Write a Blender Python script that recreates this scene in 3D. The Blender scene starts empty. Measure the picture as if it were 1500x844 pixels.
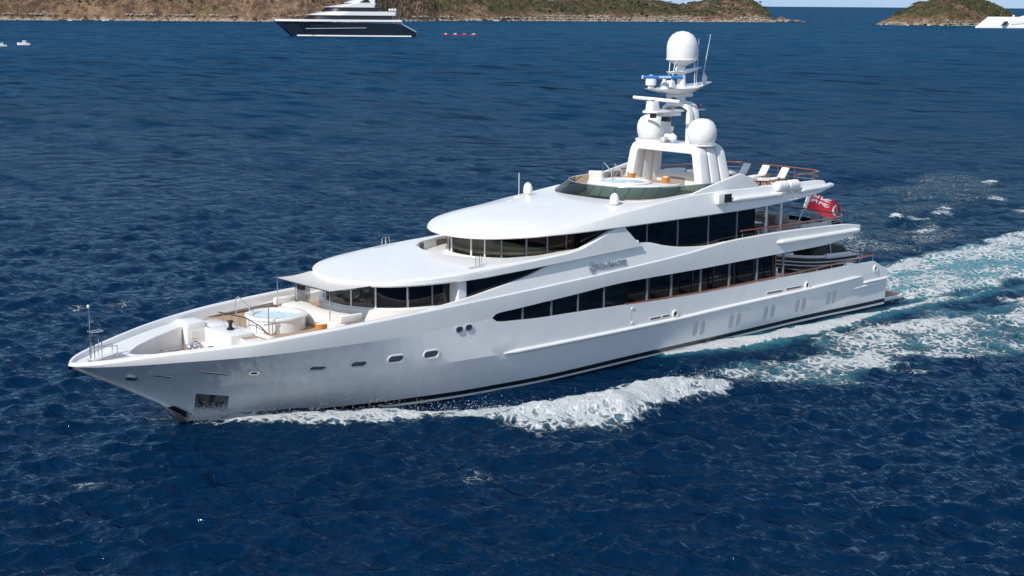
import bpy, bmesh, math, random
import numpy as np
from mathutils import Vector, Matrix
R = math.radians
random.seed(7)
SC = bpy.context.scene
COL = SC.collection

# ------------------------------------------------------------------ camera
cam_d = bpy.data.cameras.new('camera')
cam = bpy.data.objects.new('camera', cam_d); COL.objects.link(cam)
cam_d.sensor_width = 36.0
cam_d.lens = 52.8
cam_d.clip_start = 0.5
cam_d.clip_end = 200000.0
YAW, PITCH, ROLL = 0.71378, 0.186797, 0.0072
CAM = Vector((-38.3216, -70.3860, 22.1208))
_F0 = Vector((math.sin(YAW), math.cos(YAW), 0)); _R0 = Vector((math.cos(YAW), -math.sin(YAW), 0)); _U0 = Vector((0, 0, 1))
_F = _F0*math.cos(PITCH) - _U0*math.sin(PITCH); _U = _U0*math.cos(PITCH) + _F0*math.sin(PITCH)
_Rr = _R0*math.cos(ROLL) + _U*math.sin(ROLL); _Ur = _U*math.cos(ROLL) - _R0*math.sin(ROLL)
m3 = Matrix((_Rr, _Ur, -_F)).transposed()
cam.matrix_world = Matrix.Translation(CAM) @ m3.to_4x4()
SC.camera = cam

# ------------------------------------------------------------------ light
SUN_EL, SUN_AZ = R(41), R(13)            # light travels aft (+X) and a little to starboard (+Y)
ld = Vector((math.cos(SUN_EL)*math.cos(SUN_AZ), math.cos(SUN_EL)*math.sin(SUN_AZ), -math.sin(SUN_EL)))
sd = bpy.data.lights.new('sun', 'SUN'); sd.energy = 3.8; sd.angle = R(0.5); sd.color = (1.0, 0.935, 0.84)
so = bpy.data.objects.new('sun', sd); COL.objects.link(so)
so.rotation_euler = ld.to_track_quat('-Z', 'Y').to_euler()
so.location = (-60, -40, 80)
W = bpy.data.worlds.new('World'); SC.world = W; W.use_nodes = True
nt = W.node_tree
sky = nt.nodes.new('ShaderNodeTexSky'); sky.sky_type = 'NISHITA'; sky.sun_disc = False
sky.sun_elevation = SUN_EL; sky.sun_rotation = math.atan2(-ld.x, -ld.y)
sky.air_density = 1.0; sky.dust_density = 0.25; sky.ozone_density = 2.0
bg = nt.nodes['Background']; bg.inputs['Strength'].default_value = 0.15
# pale blue horizon; brighter band above the frame, added to lighten shaded hull sides
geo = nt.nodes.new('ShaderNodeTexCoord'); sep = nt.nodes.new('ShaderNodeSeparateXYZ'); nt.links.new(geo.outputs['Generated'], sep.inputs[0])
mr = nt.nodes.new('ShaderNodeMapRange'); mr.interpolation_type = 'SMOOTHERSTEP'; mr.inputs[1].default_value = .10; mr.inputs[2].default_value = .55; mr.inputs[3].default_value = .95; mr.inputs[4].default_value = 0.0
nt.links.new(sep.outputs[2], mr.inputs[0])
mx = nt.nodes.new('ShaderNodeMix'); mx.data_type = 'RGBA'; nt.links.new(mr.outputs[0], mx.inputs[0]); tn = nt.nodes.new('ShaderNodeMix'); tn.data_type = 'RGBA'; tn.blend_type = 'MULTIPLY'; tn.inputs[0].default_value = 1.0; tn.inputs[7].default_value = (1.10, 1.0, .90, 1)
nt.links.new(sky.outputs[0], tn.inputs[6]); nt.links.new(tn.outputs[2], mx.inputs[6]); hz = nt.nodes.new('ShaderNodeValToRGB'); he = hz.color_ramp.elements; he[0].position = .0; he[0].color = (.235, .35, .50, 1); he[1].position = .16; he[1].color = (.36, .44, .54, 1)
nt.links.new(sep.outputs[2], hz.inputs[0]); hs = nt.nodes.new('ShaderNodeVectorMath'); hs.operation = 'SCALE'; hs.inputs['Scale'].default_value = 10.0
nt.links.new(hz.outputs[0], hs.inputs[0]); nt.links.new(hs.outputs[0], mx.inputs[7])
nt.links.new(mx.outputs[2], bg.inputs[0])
SC.view_settings.view_transform = 'Standard'; SC.view_settings.look = 'None'
SC.view_settings.exposure = 0.15; SC.view_settings.gamma = 1.0
SC.view_settings.use_curve_mapping = False

# ------------------------------------------------------------------ helpers
def pchip(tab):
    t = np.array(tab, float); X, Y = t[:, 0], t[:, 1]; h = np.diff(X); d = np.diff(Y)/h; m = np.zeros_like(X)
    for i in range(1, len(X)-1):
        if d[i-1]*d[i] > 0:
            w1 = 2*h[i]+h[i-1]; w2 = h[i]+2*h[i-1]; m[i] = (w1+w2)/(w1/d[i-1]+w2/d[i])
    m[0] = d[0]; m[-1] = d[-1]
    def f(x):
        x = np.clip(x, X[0], X[-1]); i = np.clip(np.searchsorted(X, x)-1, 0, len(X)-2); s = (x-X[i])/h[i]
        r = (2*s**3-3*s**2+1)*Y[i]+(s**3-2*s**2+s)*h[i]*m[i]+(-2*s**3+3*s**2)*Y[i+1]+(s**3-s**2)*h[i]*m[i+1]
        return float(r) if np.ndim(x) == 0 else r
    return f
def lin(tab):
    t = np.array(tab, float)
    return lambda x: float(np.interp(x, t[:, 0], t[:, 1]))
def lerp(a, b, t): return a+(b-a)*t

class MB:
    """collects vertices and faces of one mesh"""
    def __init__(s): s.v = []; s.f = []; s.m = []
    def add(s, vs, fs, mi=0):
        o = len(s.v); s.v += [tuple(map(float, p)) for p in vs]
        for f in fs: s.f.append(tuple(o+i for i in f)); s.m.append(mi)
        return s
    def box(s, x0, x1, y0, y1, z0, z1, mi=0, dx=0.0, dy=0.0):
        """dx, dy: inset of the top face (tapered box)"""
        v = [(x0, y0, z0), (x1, y0, z0), (x1, y1, z0), (x0, y1, z0), (x0+dx, y0+dy, z1), (x1-dx, y0+dy, z1), (x1-dx, y1-dy, z1), (x0+dx, y1-dy, z1)]
        return s.add(v, [(3, 2, 1, 0), (4, 5, 6, 7), (0, 1, 5, 4), (1, 2, 6, 5), (2, 3, 7, 6), (3, 0, 4, 7)], mi)
    def obox(s, c, ax, ay, az, mi=0):
        c = Vector(c); ax, ay, az = Vector(ax), Vector(ay), Vector(az)
        v = [c+sx*ax+sy*ay+sz*az for sz in (-1, 1) for sx, sy in ((-1, -1), (1, -1), (1, 1), (-1, 1))]
        return s.add(v, [(3, 2, 1, 0), (4, 5, 6, 7), (0, 1, 5, 4), (1, 2, 6, 5), (2, 3, 7, 6), (3, 0, 4, 7)], mi)
    def tube(s, pts, r, n=8, mi=0, cap=True):
        pts = [Vector(p) for p in pts]; N = len(pts)
        rr = r if isinstance(r, (list, tuple)) else [r]*N
        rings = []
        up = Vector((0, 0, 1))
        for i, p in enumerate(pts):
            t = (pts[min(i+1, N-1)]-pts[max(i-1, 0)]).normalized()
            a = t.cross(up)
            if a.length < 1e-3: a = t.cross(Vector((0, 1, 0)))
            a.normalize(); b = a.cross(t)
            rings.append([p+rr[i]*(math.cos(2*math.pi*k/n)*a+math.sin(2*math.pi*k/n)*b) for k in range(n)])
        v = [q for ring in rings for q in ring]; f = []
        for i in range(N-1):
            for k in range(n):
                k2 = (k+1) % n; f.append((i*n+k, i*n+k2, (i+1)*n+k2, (i+1)*n+k))
        if cap: f.append(tuple(range(n-1, -1, -1))); f.append(tuple((N-1)*n+k for k in range(n)))
        return s.add(v, f, mi)
    def lathe(s, prof, c, n=24, mi=0, sx=1.0, sy=1.0):
        """prof: (radius, z) from bottom to top around the vertical axis"""
        cx, cy, cz = c; v = []; f = []
        for (r, z) in prof:
            for k in range(n):
                a = 2*math.pi*k/n; v.append((cx+r*sx*math.cos(a), cy+r*sy*math.sin(a), cz+z))
        for i in range(len(prof)-1):
            for k in range(n):
                k2 = (k+1) % n; f.append((i*n+k, i*n+k2, (i+1)*n+k2, (i+1)*n+k))
        f.append(tuple(range(n-1, -1, -1))); f.append(tuple((len(prof)-1)*n+k for k in range(n)))
        return s.add(v, f, mi)
    def grid(s, rows, mi=0, close=False):
        n = len(rows[0]); v = [p for r_ in rows for p in r_]; f = []
        for i in range(len(rows)-1):
            for k in range(n if close else n-1):
                k2 = (k+1) % n; f.append((i*n+k, i*n+k2, (i+1)*n+k2, (i+1)*n+k))
        return s.add(v, f, mi)
    def loop_loft(s, secs, mi=0):
        """secs: closed sections; ends are capped"""
        o = len(s.v); s.grid(secs, mi, close=True); n = len(secs[0]); L = len(secs)
        s.f.append(tuple(o+k for k in range(n-1, -1, -1))); s.m.append(mi)
        s.f.append(tuple(o+(L-1)*n+k for k in range(n))); s.m.append(mi)
        return s
    def prism(s, out, z0, z1, mi=0):
        """out: 2D outline in plan"""
        n = len(out); v = [(x, y, z0) for x, y in out]+[(x, y, z1) for x, y in out]
        return s.add(v, [tuple(range(n-1, -1, -1)), tuple(range(n, 2*n))]+[(i, (i+1) % n, n+(i+1) % n, n+i) for i in range(n)], mi)
    def plate_xz(s, out, y0, y1, mi=0):
        n = len(out); v = [(x, y0, z) for x, z in out]+[(x, y1, z) for x, z in out]
        return s.add(v, [tuple(range(n)), tuple(range(2*n-1, n-1, -1))]+[(i, n+i, n+(i+1) % n, (i+1) % n) for i in range(n)], mi)
    def xform(s, M):
        s.v = [tuple(M @ Vector(p)) for p in s.v]; return s

def build(name, mb, mat, parent=None, smooth=30, bev=0.0, segs=2, merge=True, recalc=True):
    me = bpy.data.meshes.new(name); me.from_pydata(mb.v, [], mb.f)
    mats = mat if isinstance(mat, (list, tuple)) else [mat]
    for m in mats: me.materials.append(m)
    me.polygons.foreach_set('material_index', mb.m)
    bm = bmesh.new(); bm.from_mesh(me)
    if merge: bmesh.ops.remove_doubles(bm, verts=bm.verts, dist=1e-4)
    if recalc: bmesh.ops.recalc_face_normals(bm, faces=bm.faces)
    if bev > 0:
        es = [e for e in bm.edges if len(e.link_faces) == 2 and e.calc_face_angle(0) > R(35)]
        bmesh.ops.bevel(bm, geom=es, offset=bev, segments=segs, affect='EDGES', profile=0.5, clamp_overlap=True)
    bm.to_mesh(me); bm.free()
    if smooth:
        me.polygons.foreach_set('use_smooth', [True]*len(me.polygons)); me.set_sharp_from_angle(angle=R(smooth))
    me.update()
    o = bpy.data.objects.new(name, me); COL.objects.link(o)
    if parent is not None: o.parent = parent
    return o
def thing(name, label, cat, loc=(0, 0, 0), rz=0.0, group=None):
    o = bpy.data.objects.new(name, None); COL.objects.link(o); o.location = loc; o.rotation_euler = (0, 0, rz)
    o.empty_display_size = 0.3
    o['label'] = label; o['category'] = cat
    if group: o['group'] = group
    return o
def tag(o, label, cat, group=None):
    o['label'] = label; o['category'] = cat
    if group: o['group'] = group
    return o
def dup(root, loc, rz, label, group=None):
    r = root.copy(); COL.objects.link(r); r.location = loc; r.rotation_euler = (0, 0, rz); r['label'] = label
    if group: r['group'] = group
    for ch in list(root.children):
        c = ch.copy(); COL.objects.link(c); c.parent = r
        for g in ch.children:
            d = g.copy(); COL.objects.link(d); d.parent = c
    return r

# ------------------------------------------------------------------ materials
def mat_new(name):
    m = bpy.data.materials.new(name); m.use_nodes = True
    return m, m.node_tree, m.node_tree.nodes['Principled BSDF']
def simple(name, col, rough=0.5, metal=0.0, coat=0.0, spec=0.5, vary=0.0, scale=6.0, bump=0.0):
    m, t, p = mat_new(name)
    p.inputs['Base Color'].default_value = (*col, 1); p.inputs['Roughness'].default_value = rough
    p.inputs['Metallic'].default_value = metal; p.inputs['Coat Weight'].default_value = coat
    p.inputs['Specular IOR Level'].default_value = spec
    if vary or bump:
        tc = t.nodes.new('ShaderNodeTexCoord'); n = t.nodes.new('ShaderNodeTexNoise'); n.inputs['Scale'].default_value = scale; n.inputs['Detail'].default_value = 4
        t.links.new(tc.outputs['Object'], n.inputs['Vector'])
        if vary:
            r = t.nodes.new('ShaderNodeValToRGB'); e = r.color_ramp.elements
            e[0].position = .3; e[1].position = .7
            e[0].color = (*[c*(1-vary) for c in col], 1); e[1].color = (*[min(1, c*(1+vary)) for c in col], 1)
            t.links.new(n.outputs[0], r.inputs[0]); t.links.new(r.outputs[0], p.inputs['Base Color'])
        if bump:
            b = t.nodes.new('ShaderNodeBump'); b.inputs['Strength'].default_value = bump; b.inputs['Distance'].default_value = .02
            t.links.new(n.outputs[0], b.inputs['Height']); t.links.new(b.outputs[0], p.inputs['Normal'])
    return m
def math_node(t, op, a=None, b=None, c=None, clamp=False):
    n = t.nodes.new('ShaderNodeMath'); n.operation = op; n.use_clamp = clamp
    for i, q in enumerate((a, b, c)):
        if q is None: continue
        if isinstance(q, (int, float)): n.inputs[i].default_value = q
        else: t.links.new(q, n.inputs[i])
    return n.outputs[0]
def smap(t, val, lo, hi, a=0.0, b=1.0):
    n = t.nodes.new('ShaderNodeMapRange'); n.interpolation_type = 'SMOOTHSTEP'
    n.inputs[1].default_value = lo; n.inputs[2].default_value = hi; n.inputs[3].default_value = a; n.inputs[4].default_value = b
    t.links.new(val, n.inputs[0]); return n.outputs[0]
def mixc(t, fac, a, b):
    n = t.nodes.new('ShaderNodeMix'); n.data_type = 'RGBA'
    for i, q in ((0, fac), (6, a), (7, b)):
        if isinstance(q, (int, float)): n.inputs[i].default_value = q
        elif isinstance(q, tuple): n.inputs[i].default_value = (*q, 1)
        else: t.links.new(q, n.inputs[i])
    return n.outputs[2]

WHITE = simple('white_gelcoat', (.80, .80, .79), .28, 0, .3, .5, vary=.025, scale=.7)
WHITE2 = simple('white_matt_paint', (.78, .78, .77), .5, vary=.03, scale=3)
CUSH = simple('white_cushion', (.78, .77, .74), .85, vary=.05, scale=5, bump=.3)
FABRIC = simple('grey_white_awning_fabric', (.60, .59, .58), .9, vary=.05, scale=4, bump=.2)
GREYPNT = simple('grey_panel_and_shade', (.30, .28, .27), .6, vary=.06, scale=2)  # grey parts; also shade painted on the inner bulwark and a distant hull
CHROME = simple('polished_steel', (.75, .75, .76), .16, 1.0)
DARKMET = simple('dark_metal', (.06, .06, .065), .4, .6)
BLACK = simple('black_rubber', (.012, .012, .013), .5)
MULL = simple('grey_mullion', (.20, .22, .25), .35, .3)
DARKGLASS = simple('dark_tinted_glass', (.004, .006, .009), .04, 0, 0, .55)
ORANGE = simple('orange_wicker', (.62, .25, .05), .7, vary=.25, scale=30, bump=.4)
VARNISH = simple('varnished_wood', (.26, .075, .025), .3, 0, .6, vary=.2, scale=8)
WOOD = simple('brown_wood', (.20, .09, .045), .5, vary=.3, scale=12)
BEIGE = simple('beige_console', (.74, .62, .42), .5, vary=.05)
REDM = simple('red_cloth', (.52, .012, .03), .8); BLUEM = simple('blue_cloth', (.012, .02, .14), .8); WHITEM = simple('white_cloth', (.8, .8, .8), .8)
BLUEP = simple('bright_blue_paint', (.02, .17, .50), .4)
SILVER = simple('brushed_silver', (.42, .45, .50), .35, .7)
NAVY = simple('dark_navy_paint', (.012, .018, .032), .2, 0, .3)
FARGLASS = simple('far_dark_glass', (.01, .012, .016), .15)

def teak():
    m, t, p = mat_new('teak_deck')
    tc = t.nodes.new('ShaderNodeTexCoord'); sx = t.nodes.new('ShaderNodeSeparateXYZ'); t.links.new(tc.outputs['Object'], sx.inputs[0])
    fr = math_node(t, 'FRACT', math_node(t, 'MULTIPLY', sx.outputs[1], 9.0))
    seam = math_node(t, 'LESS_THAN', fr, .09)
    n = t.nodes.new('ShaderNodeTexNoise'); n.inputs['Scale'].default_value = 3.0; n.inputs['Detail'].default_value = 5
    mp = t.nodes.new('ShaderNodeMapping'); mp.inputs['Scale'].default_value = (1, 6, 1)
    t.links.new(tc.outputs['Object'], mp.inputs[0]); t.links.new(mp.outputs[0], n.inputs['Vector'])
    c = mixc(t, n.outputs[0], (.36, .24, .15), (.52, .38, .25))
    c2 = mixc(t, seam, c, (.05, .045, .04)); t.links.new(c2, p.inputs['Base Color']); p.inputs['Roughness'].default_value = .65
    return m
TEAK = teak()

def hull_mat():
    m, t, p = mat_new('white_hull_paint')
    tc = t.nodes.new('ShaderNodeTexCoord'); sx = t.nodes.new('ShaderNodeSeparateXYZ'); t.links.new(tc.outputs['Object'], sx.inputs[0])
    cr = t.nodes.new('ShaderNodeFloatCurve'); cu = cr.mapping.curves[0]
    pts = [(-8, -.30), (6.5, -.04), (16, .07), (21.8, .13), (28.4, .29), (39, .46), (46.4, .62), (53, .62), (60, .62)]
    sc = lambda x: (x+10)/70.0
    cu.points[0].location = (0, .5+.5*-.42); cu.points[1].location = (1, .5+.5*.62)
    for x, z in pts[1:-1]: cu.points.new(sc(x), .5+.5*z)
    cr.mapping.update()
    xin = math_node(t, 'DIVIDE', math_node(t, 'ADD', sx.outputs[0], 10.0), 70.0)
    t.links.new(xin, cr.inputs['Value'])
    zb = math_node(t, 'MULTIPLY', math_node(t, 'SUBTRACT', cr.outputs[0], .5), 2.0)
    d = math_node(t, 'SUBTRACT', sx.outputs[2], zb)               # height above the top of the boot stripe
    below = math_node(t, 'LESS_THAN', d, 0.0)
    w1 = math_node(t, 'GREATER_THAN', d, -.43); w2 = math_node(t, 'LESS_THAN', d, -.28)
    line = math_node(t, 'MULTIPLY', w1, w2)
    # upright streaks in the paint, their tone fading out aft of the bow
    mp = t.nodes.new('ShaderNodeMapping'); mp.inputs['Scale'].default_value = (2.2, 2.2, .35)
    n = t.nodes.new('ShaderNodeTexNoise'); n.inputs['Scale'].default_value = 1.0; n.inputs['Detail'].default_value = 6; n.inputs['Roughness'].default_value = .65
    t.links.new(tc.outputs['Object'], mp.inputs[0]); t.links.new(mp.outputs[0], n.inputs['Vector'])
    wht = mixc(t, math_node(t, 'ADD', smap(t, n.outputs[0], .38, .68), smap(t, sx.outputs[0], 8, 18)), (.74, .745, .755), (.80, .80, .80))
    c = mixc(t, line, (.012, .012, .014), (.75, .75, .75))
    c = mixc(t, below, wht, c); t.links.new(c, p.inputs['Base Color'])
    t.links.new(smap(t, n.outputs[0], .3, .75, .18, .26), p.inputs['Roughness'])
    p.inputs['Coat Weight'].default_value = .6; p.inputs['Coat Roughness'].default_value = .04
    fn = t.nodes.new('ShaderNodeTexNoise'); fn.inputs['Scale'].default_value = .55; fn.inputs['Detail'].default_value = 2; t.links.new(tc.outputs['Object'], fn.inputs['Vector'])
    fb = t.nodes.new('ShaderNodeBump'); fb.inputs['Strength'].default_value = 1; fb.inputs['Distance'].default_value = .035
    t.links.new(fn.outputs[0], fb.inputs['Height']); t.links.new(fb.outputs[0], p.inputs['Normal']); t.links.new(fb.outputs[0], p.inputs['Coat Normal'])
    return m
HULLM = hull_mat()

def tint_glass(name, tint, op, rough=.02):
    m = bpy.data.materials.new(name); m.use_nodes = True; t = m.node_tree; t.nodes.clear()
    out = t.nodes.new('ShaderNodeOutputMaterial'); tr = t.nodes.new('ShaderNodeBsdfTransparent'); tr.inputs[0].default_value = (*tint, 1)
    g = t.nodes.new('ShaderNodeBsdfGlossy'); g.inputs['Roughness'].default_value = rough; g.inputs[0].default_value = (.9, .9, .9, 1)
    d = t.nodes.new('ShaderNodeBsdfDiffuse'); d.inputs[0].default_value = (.02, .03, .03, 1)
    m1 = t.nodes.new('ShaderNodeMixShader'); m1.inputs[0].default_value = op
    t.links.new(tr.outputs[0], m1.inputs[1]); t.links.new(d.outputs[0], m1.inputs[2])
    fr = t.nodes.new('ShaderNodeFresnel'); fr.inputs[0].default_value = 1.45
    m2 = t.nodes.new('ShaderNodeMixShader'); t.links.new(fr.outputs[0], m2.inputs[0])
    t.links.new(m1.outputs[0], m2.inputs[1]); t.links.new(g.outputs[0], m2.inputs[2]); t.links.new(m2.outputs[0], out.inputs[0])
    return m
WHGLASS = tint_glass('wheelhouse_glass', (.86, .87, .84), .06)
GREENGLASS = tint_glass('green_tinted_windscreen', (.15, .225, .20), .12)
# ------------------------------------------------------------------ sea
def poly_sd(P, poly):
    """signed distance (positive inside) of points P to a polygon"""
    poly = np.array(poly, float); n = len(poly); d = np.full(len(P), 1e9); inside = np.zeros(len(P), bool)
    for i in range(n):
        a, b = poly[i], poly[(i+1) % n]; ab = b-a
        t = np.clip(((P-a)@ab)/(ab@ab+1e-9), 0, 1); q = a+t[:, None]*ab
        d = np.minimum(d, np.hypot(P[:, 0]-q[:, 0], P[:, 1]-q[:, 1]))
        c = ((a[1] > P[:, 1]) != (b[1] > P[:, 1])) & (P[:, 0] < (b[0]-a[0])*(P[:, 1]-a[1])/(b[1]-a[1]+1e-12)+a[0])
        inside ^= c
    return np.where(inside, d, -d)
def path_d(P, path):
    """distance to a polyline and the position along it (0..1)"""
    path = np.array(path, float); L = np.hypot(*np.diff(path, axis=0).T); S = np.concatenate([[0], np.cumsum(L)])
    d = np.full(len(P), 1e9); s = np.zeros(len(P))
    for i in range(len(path)-1):
        a, b = path[i], path[i+1]; ab = b-a
        t = np.clip(((P-a)@ab)/(ab@ab), 0, 1); q = a+t[:, None]*ab; dd = np.hypot(P[:, 0]-q[:, 0], P[:, 1]-q[:, 1])
        m = dd < d; d[m] = dd[m]; s[m] = (S[i]+t[m]*L[i])/S[-1]
    return d, s
def vnoise(P, scale, seed, octs=4):
    """value noise on the plane"""
    out = np.zeros(len(P)); amp = 1.0; tot = 0
    for o in range(octs):
        rg = np.random.RandomState(seed+o); T = rg.rand(256, 256)
        q = P*scale*(2**o); i = np.floor(q).astype(int); f = q-i; f = f*f*(3-2*f); i &= 255; j = (i+1) & 255
        v = (T[i[:, 0], i[:, 1]]*(1-f[:, 0])+T[j[:, 0], i[:, 1]]*f[:, 0])*(1-f[:, 1])+(T[i[:, 0], j[:, 1]]*(1-f[:, 0])+T[j[:, 0], j[:, 1]]*f[:, 0])*f[:, 1]
        out += amp*v; tot += amp; amp *= .55
    return out/tot
sstep = lambda x, a, b: (lambda t: t*t*(3-2*t))(np.clip((x-a)/(b-a), 0, 1))

bWl = pchip([(-.2, 0), (3, 1.05), (6.5, 2.4), (10, 3.55), (16, 4.7), (22, 5.1), (50, 5.1), (55.3, 4.95)])
BOW_OUT = [(-.2, -.9), (1.5, -2.5), (4.5, -5.2), (8, -7.0), (10.5, -8.6), (11.6, -11.6), (13.4, -14.0), (16.2, -15.4), (19.3, -14.5), (22.8, -13.9), (26.5, -14.2), (28.2, -13.2), (29.0, -11.0), (25.7, -10.0), (22.4, -9.7), (18.6, -9.3), (15.5, -8.3), (12.5, -6.8), (9.0, -5.5), (5, -3.7), (2.2, -1.6), (.3, -.3)]
CREST = [(2.0, -2.1), (5, -4.6), (8.5, -6.5), (12, -9.2), (15, -12.0), (18.5, -13.2), (22.5, -12.6), (27.5, -12.6)]
def make_sea():
    az = np.concatenate([np.radians(np.arange(-43, 43.001, 86/1340.)), np.radians(np.arange(47, 313.1, 5))])
    inv = np.linspace(1/34., 1/60000., 860); r = np.concatenate([[1.5, 6, 12, 18, 23, 27, 30.5], 1/inv])
    daz = np.gradient(az); daz = np.maximum(daz, 1e-4); daz[-1] = np.radians(5); dr = np.gradient(r)
    A, Rr = np.meshgrid(az, r); na, nr = len(az), len(r)
    X = CAM.x+Rr*np.sin(YAW+A); Y = CAM.y+Rr*np.cos(YAW+A)
    P = np.stack([X.ravel(), Y.ravel()], 1)
    sp = np.maximum(np.repeat(dr, na), (Rr*daz[None, :]).ravel())
    rng = np.random.RandomState(11)
    Z = np.zeros(len(P)); DX = np.zeros(len(P)); DY = np.zeros(len(P))
    near = (Rr.ravel() < 2600); idx = np.where(near)[0]; Q = P[idx]; spq = sp[idx]
    gust = .80+.4*vnoise(Q, .018, 5, 3)
    for k in range(152):
        lam = math.exp(rng.uniform(math.log(.55), math.log(3.2)) if k < 84 else rng.uniform(math.log(3.2), math.log(8)) if k < 122 else rng.uniform(math.log(8), math.log(20))); th = R(49+22)+rng.normal()*R(38)
        kk = 2*math.pi/lam; a = .040*lam/(2*math.pi)*(1.15 if lam < 3.2 else .50 if lam < 8 else .16); ph = rng.rand()*6.283
        w = sstep(lam/spq, 1.15, 2.6)*a*gust*(1 if lam < 3.2 else 1+sstep(np.log(spq), math.log(.8), math.log(6))*(.7 if lam < 8 else 1.6))
        m = w > 1e-5
        u = (Q[m, 0]*math.cos(th)+Q[m, 1]*math.sin(th))*kk+ph
        s_, c_ = np.sin(u), np.cos(u)
        Z[idx[m]] += w[m]*c_; DX[idx[m]] -= w[m]*s_*math.cos(th)*.9; DY[idx[m]] -= w[m]*s_*math.sin(th)*.9
    # --- the yacht's wave pattern
    foam = np.zeros(len(P)); aer = np.zeros(len(P))
    box = np.where((P[:, 0] > -12) & (P[:, 0] < 190) & (P[:, 1] > -42) & (P[:, 1] < 75))[0]
    B = P[box]; n1 = vnoise(B, .35, 31, 5); n2 = vnoise(B, 1.3, 41, 4); n3 = vnoise(B, .12, 51, 3)
    bx, by = B[:, 0], B[:, 1]
    hull = np.interp(bx, [-.2, 3, 6.5, 10, 16, 22, 50, 55.3, 56], [0, 1.05, 2.4, 3.55, 4.7, 5.1, 5.1, 4.95, 0])
    off = -by-hull                                         # distance off the port side
    dz = np.zeros(len(B)); fo = np.zeros(len(B)); ae = np.zeros(len(B))
    # calm the wind waves right against the hull
    calm = sstep(np.abs(by), 5, 9); Z[box] *= np.where((bx > -2) & (bx < 58), .35+.65*calm, 1)
    # trough beside the hull behind the bow wave
    along = sstep(bx, 8, 13)*(1-sstep(bx, 27, 34)); dz -= .55*along*np.exp(-((off-1.6)/2.4)**2)
    for sgn in (1, -1):
        C = [(x, sgn*y) for x, y in CREST]; d, s = path_d(B, C)
        hgt = np.interp(s, [0, .1, .3, .5, .75, .92, 1], [.25, .35, .36, .7, 1.05, .8, .15])
        dz += hgt*np.exp(-(d/1.5)**2)*(.75+.5*n1)
        dz -= .22*sstep(bx, 4.5, 8)*(1-sstep(bx, 12, 16))*np.exp(-((sgn*by-hull)/.9)**2)
        PO = [(x, sgn*y) for x, y in BOW_OUT]; sd = poly_sd(B, PO)
        n4 = vnoise(B, 3.1, 91, 3) if sgn > 0 else n4
        sd2 = sd+((n1-.5)*2.4+(n2-.5)*1.5)*np.interp(bx, [0, 8, 13], [.25, .45, 1])+(n4-.5)*.9
        dens = np.interp(bx, [0, 5, 9, 13, 16, 28], [.95, .86, .82, .95, 1.05, 1.05])
        sd2 = sd2+np.interp(bx, [0, 9, 13, 30], [.05, .2, .8, .8])
        f = sstep(sd2, -.55, np.interp(bx, [0, 8, 13], [.5, .7, 1.5]))*dens*(.60+.34*n2+.40*n1)
        cd_, cs_ = path_d(B, C); inn = np.where(sgn*by < np.interp(bx, [q_[0] for q_ in CREST], [-q_[1] for q_ in CREST]), cd_, 0)
        f = f*(1-.55*sstep(inn, .4, 2.6)*sstep(bx, 9, 14))*(.78+.30*sstep(vnoise(B*np.array([.5, 1.4]), .8, 61, 3), .38, .62)); fo = np.maximum(fo, f); dz += .14*f*(n2-.4)+.26*f*(n1-.5)+.10*f*(n4-.5)
        # wispy foam between the crest and the hull
        PI = [(11, sgn*-6), (18, sgn*-7), (27, sgn*-8), (30, sgn*-9.5), (22, sgn*-10.5), (14, sgn*-8.5)]
        sd = poly_sd(B, PI)+(n1-.5)*3; fo = np.maximum(fo, .42*sstep(sd, -.5, 1.2)*sstep(n3, .35, .6))
    # foam running along the port and starboard quarters
    for sgn in (1, -1):
        PA = [(31.5, sgn*5.3), (35, sgn*6.0), (39, sgn*6.9), (45, sgn*7.0), (52, sgn*6.7), (60, sgn*6.2), (72, sgn*7)]
        d, s = path_d(B, PA); w = np.interp(s, [0, .12, .35, .6, .8, 1], [.5, 1.2, 1.05, .8, .7, .4])
        q = np.exp(-(d/w)**2)*(1-.35*s)*1.1+(n1-.5)*.7
        fo = np.maximum(fo, sstep(q, .3, .9)*np.interp(s, [0, .4, .7, 1], [1, .95, .62, .4])); ae = np.maximum(ae, sstep(np.exp(-(d/(1.7*w+.2))**2), .1, .9)*.42)
        dz += .3*np.exp(-(d/(w*1.2))**2)*np.interp(s, [0, .2, 1], [.4, 1, .2])
        # lacy field left behind by the bow wave
        kk_ = 1.0 if sgn < 0 else .45
        for PL, st in (([(30, sgn*9.5), (38, sgn*10), (44, sgn*13.5), (39, sgn*18.2), (34, sgn*18), (31, sgn*14)], .58),
                       ([(40, sgn*8.5), (52, sgn*8), (66, sgn*8), (90, sgn*10), (100, sgn*20), (78, sgn*24), (62, sgn*18), (48, sgn*21), (44, sgn*17), (40, sgn*12)], .56),
                       ([(70, sgn*14), (130, sgn*28), (150, sgn*50), (100, sgn*36), (75, sgn*24)], .42)):
            sd = poly_sd(B, PL)+(n1-.5)*5; q = sstep(sd, -1.5, 2.0)
            fo = np.maximum(fo, kk_*(st*q*sstep(n3*.6+n1*.4, .36, .62)+.10*q)); ae = np.maximum(ae, .35*q*kk_)
    # propeller wash astern
    yc = np.interp(bx, [55, 75, 190], [0, 0.3, 2.0]); hw = np.interp(bx, [55, 60, 75, 100, 190], [4.6, 5.3, 7.0, 8.6, 12])
    e = 1-np.abs(by-yc)/hw+(n1-.5)*.55; st = np.interp(bx, [55, 57, 75, 100, 140, 190], [0, 1.0, .92, .78, .62, .5])
    q = sstep(e, -.05, .3)*(bx > 55.2); edge = np.exp(-((np.abs(by-yc)/hw-.85)/.22)**2)
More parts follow.
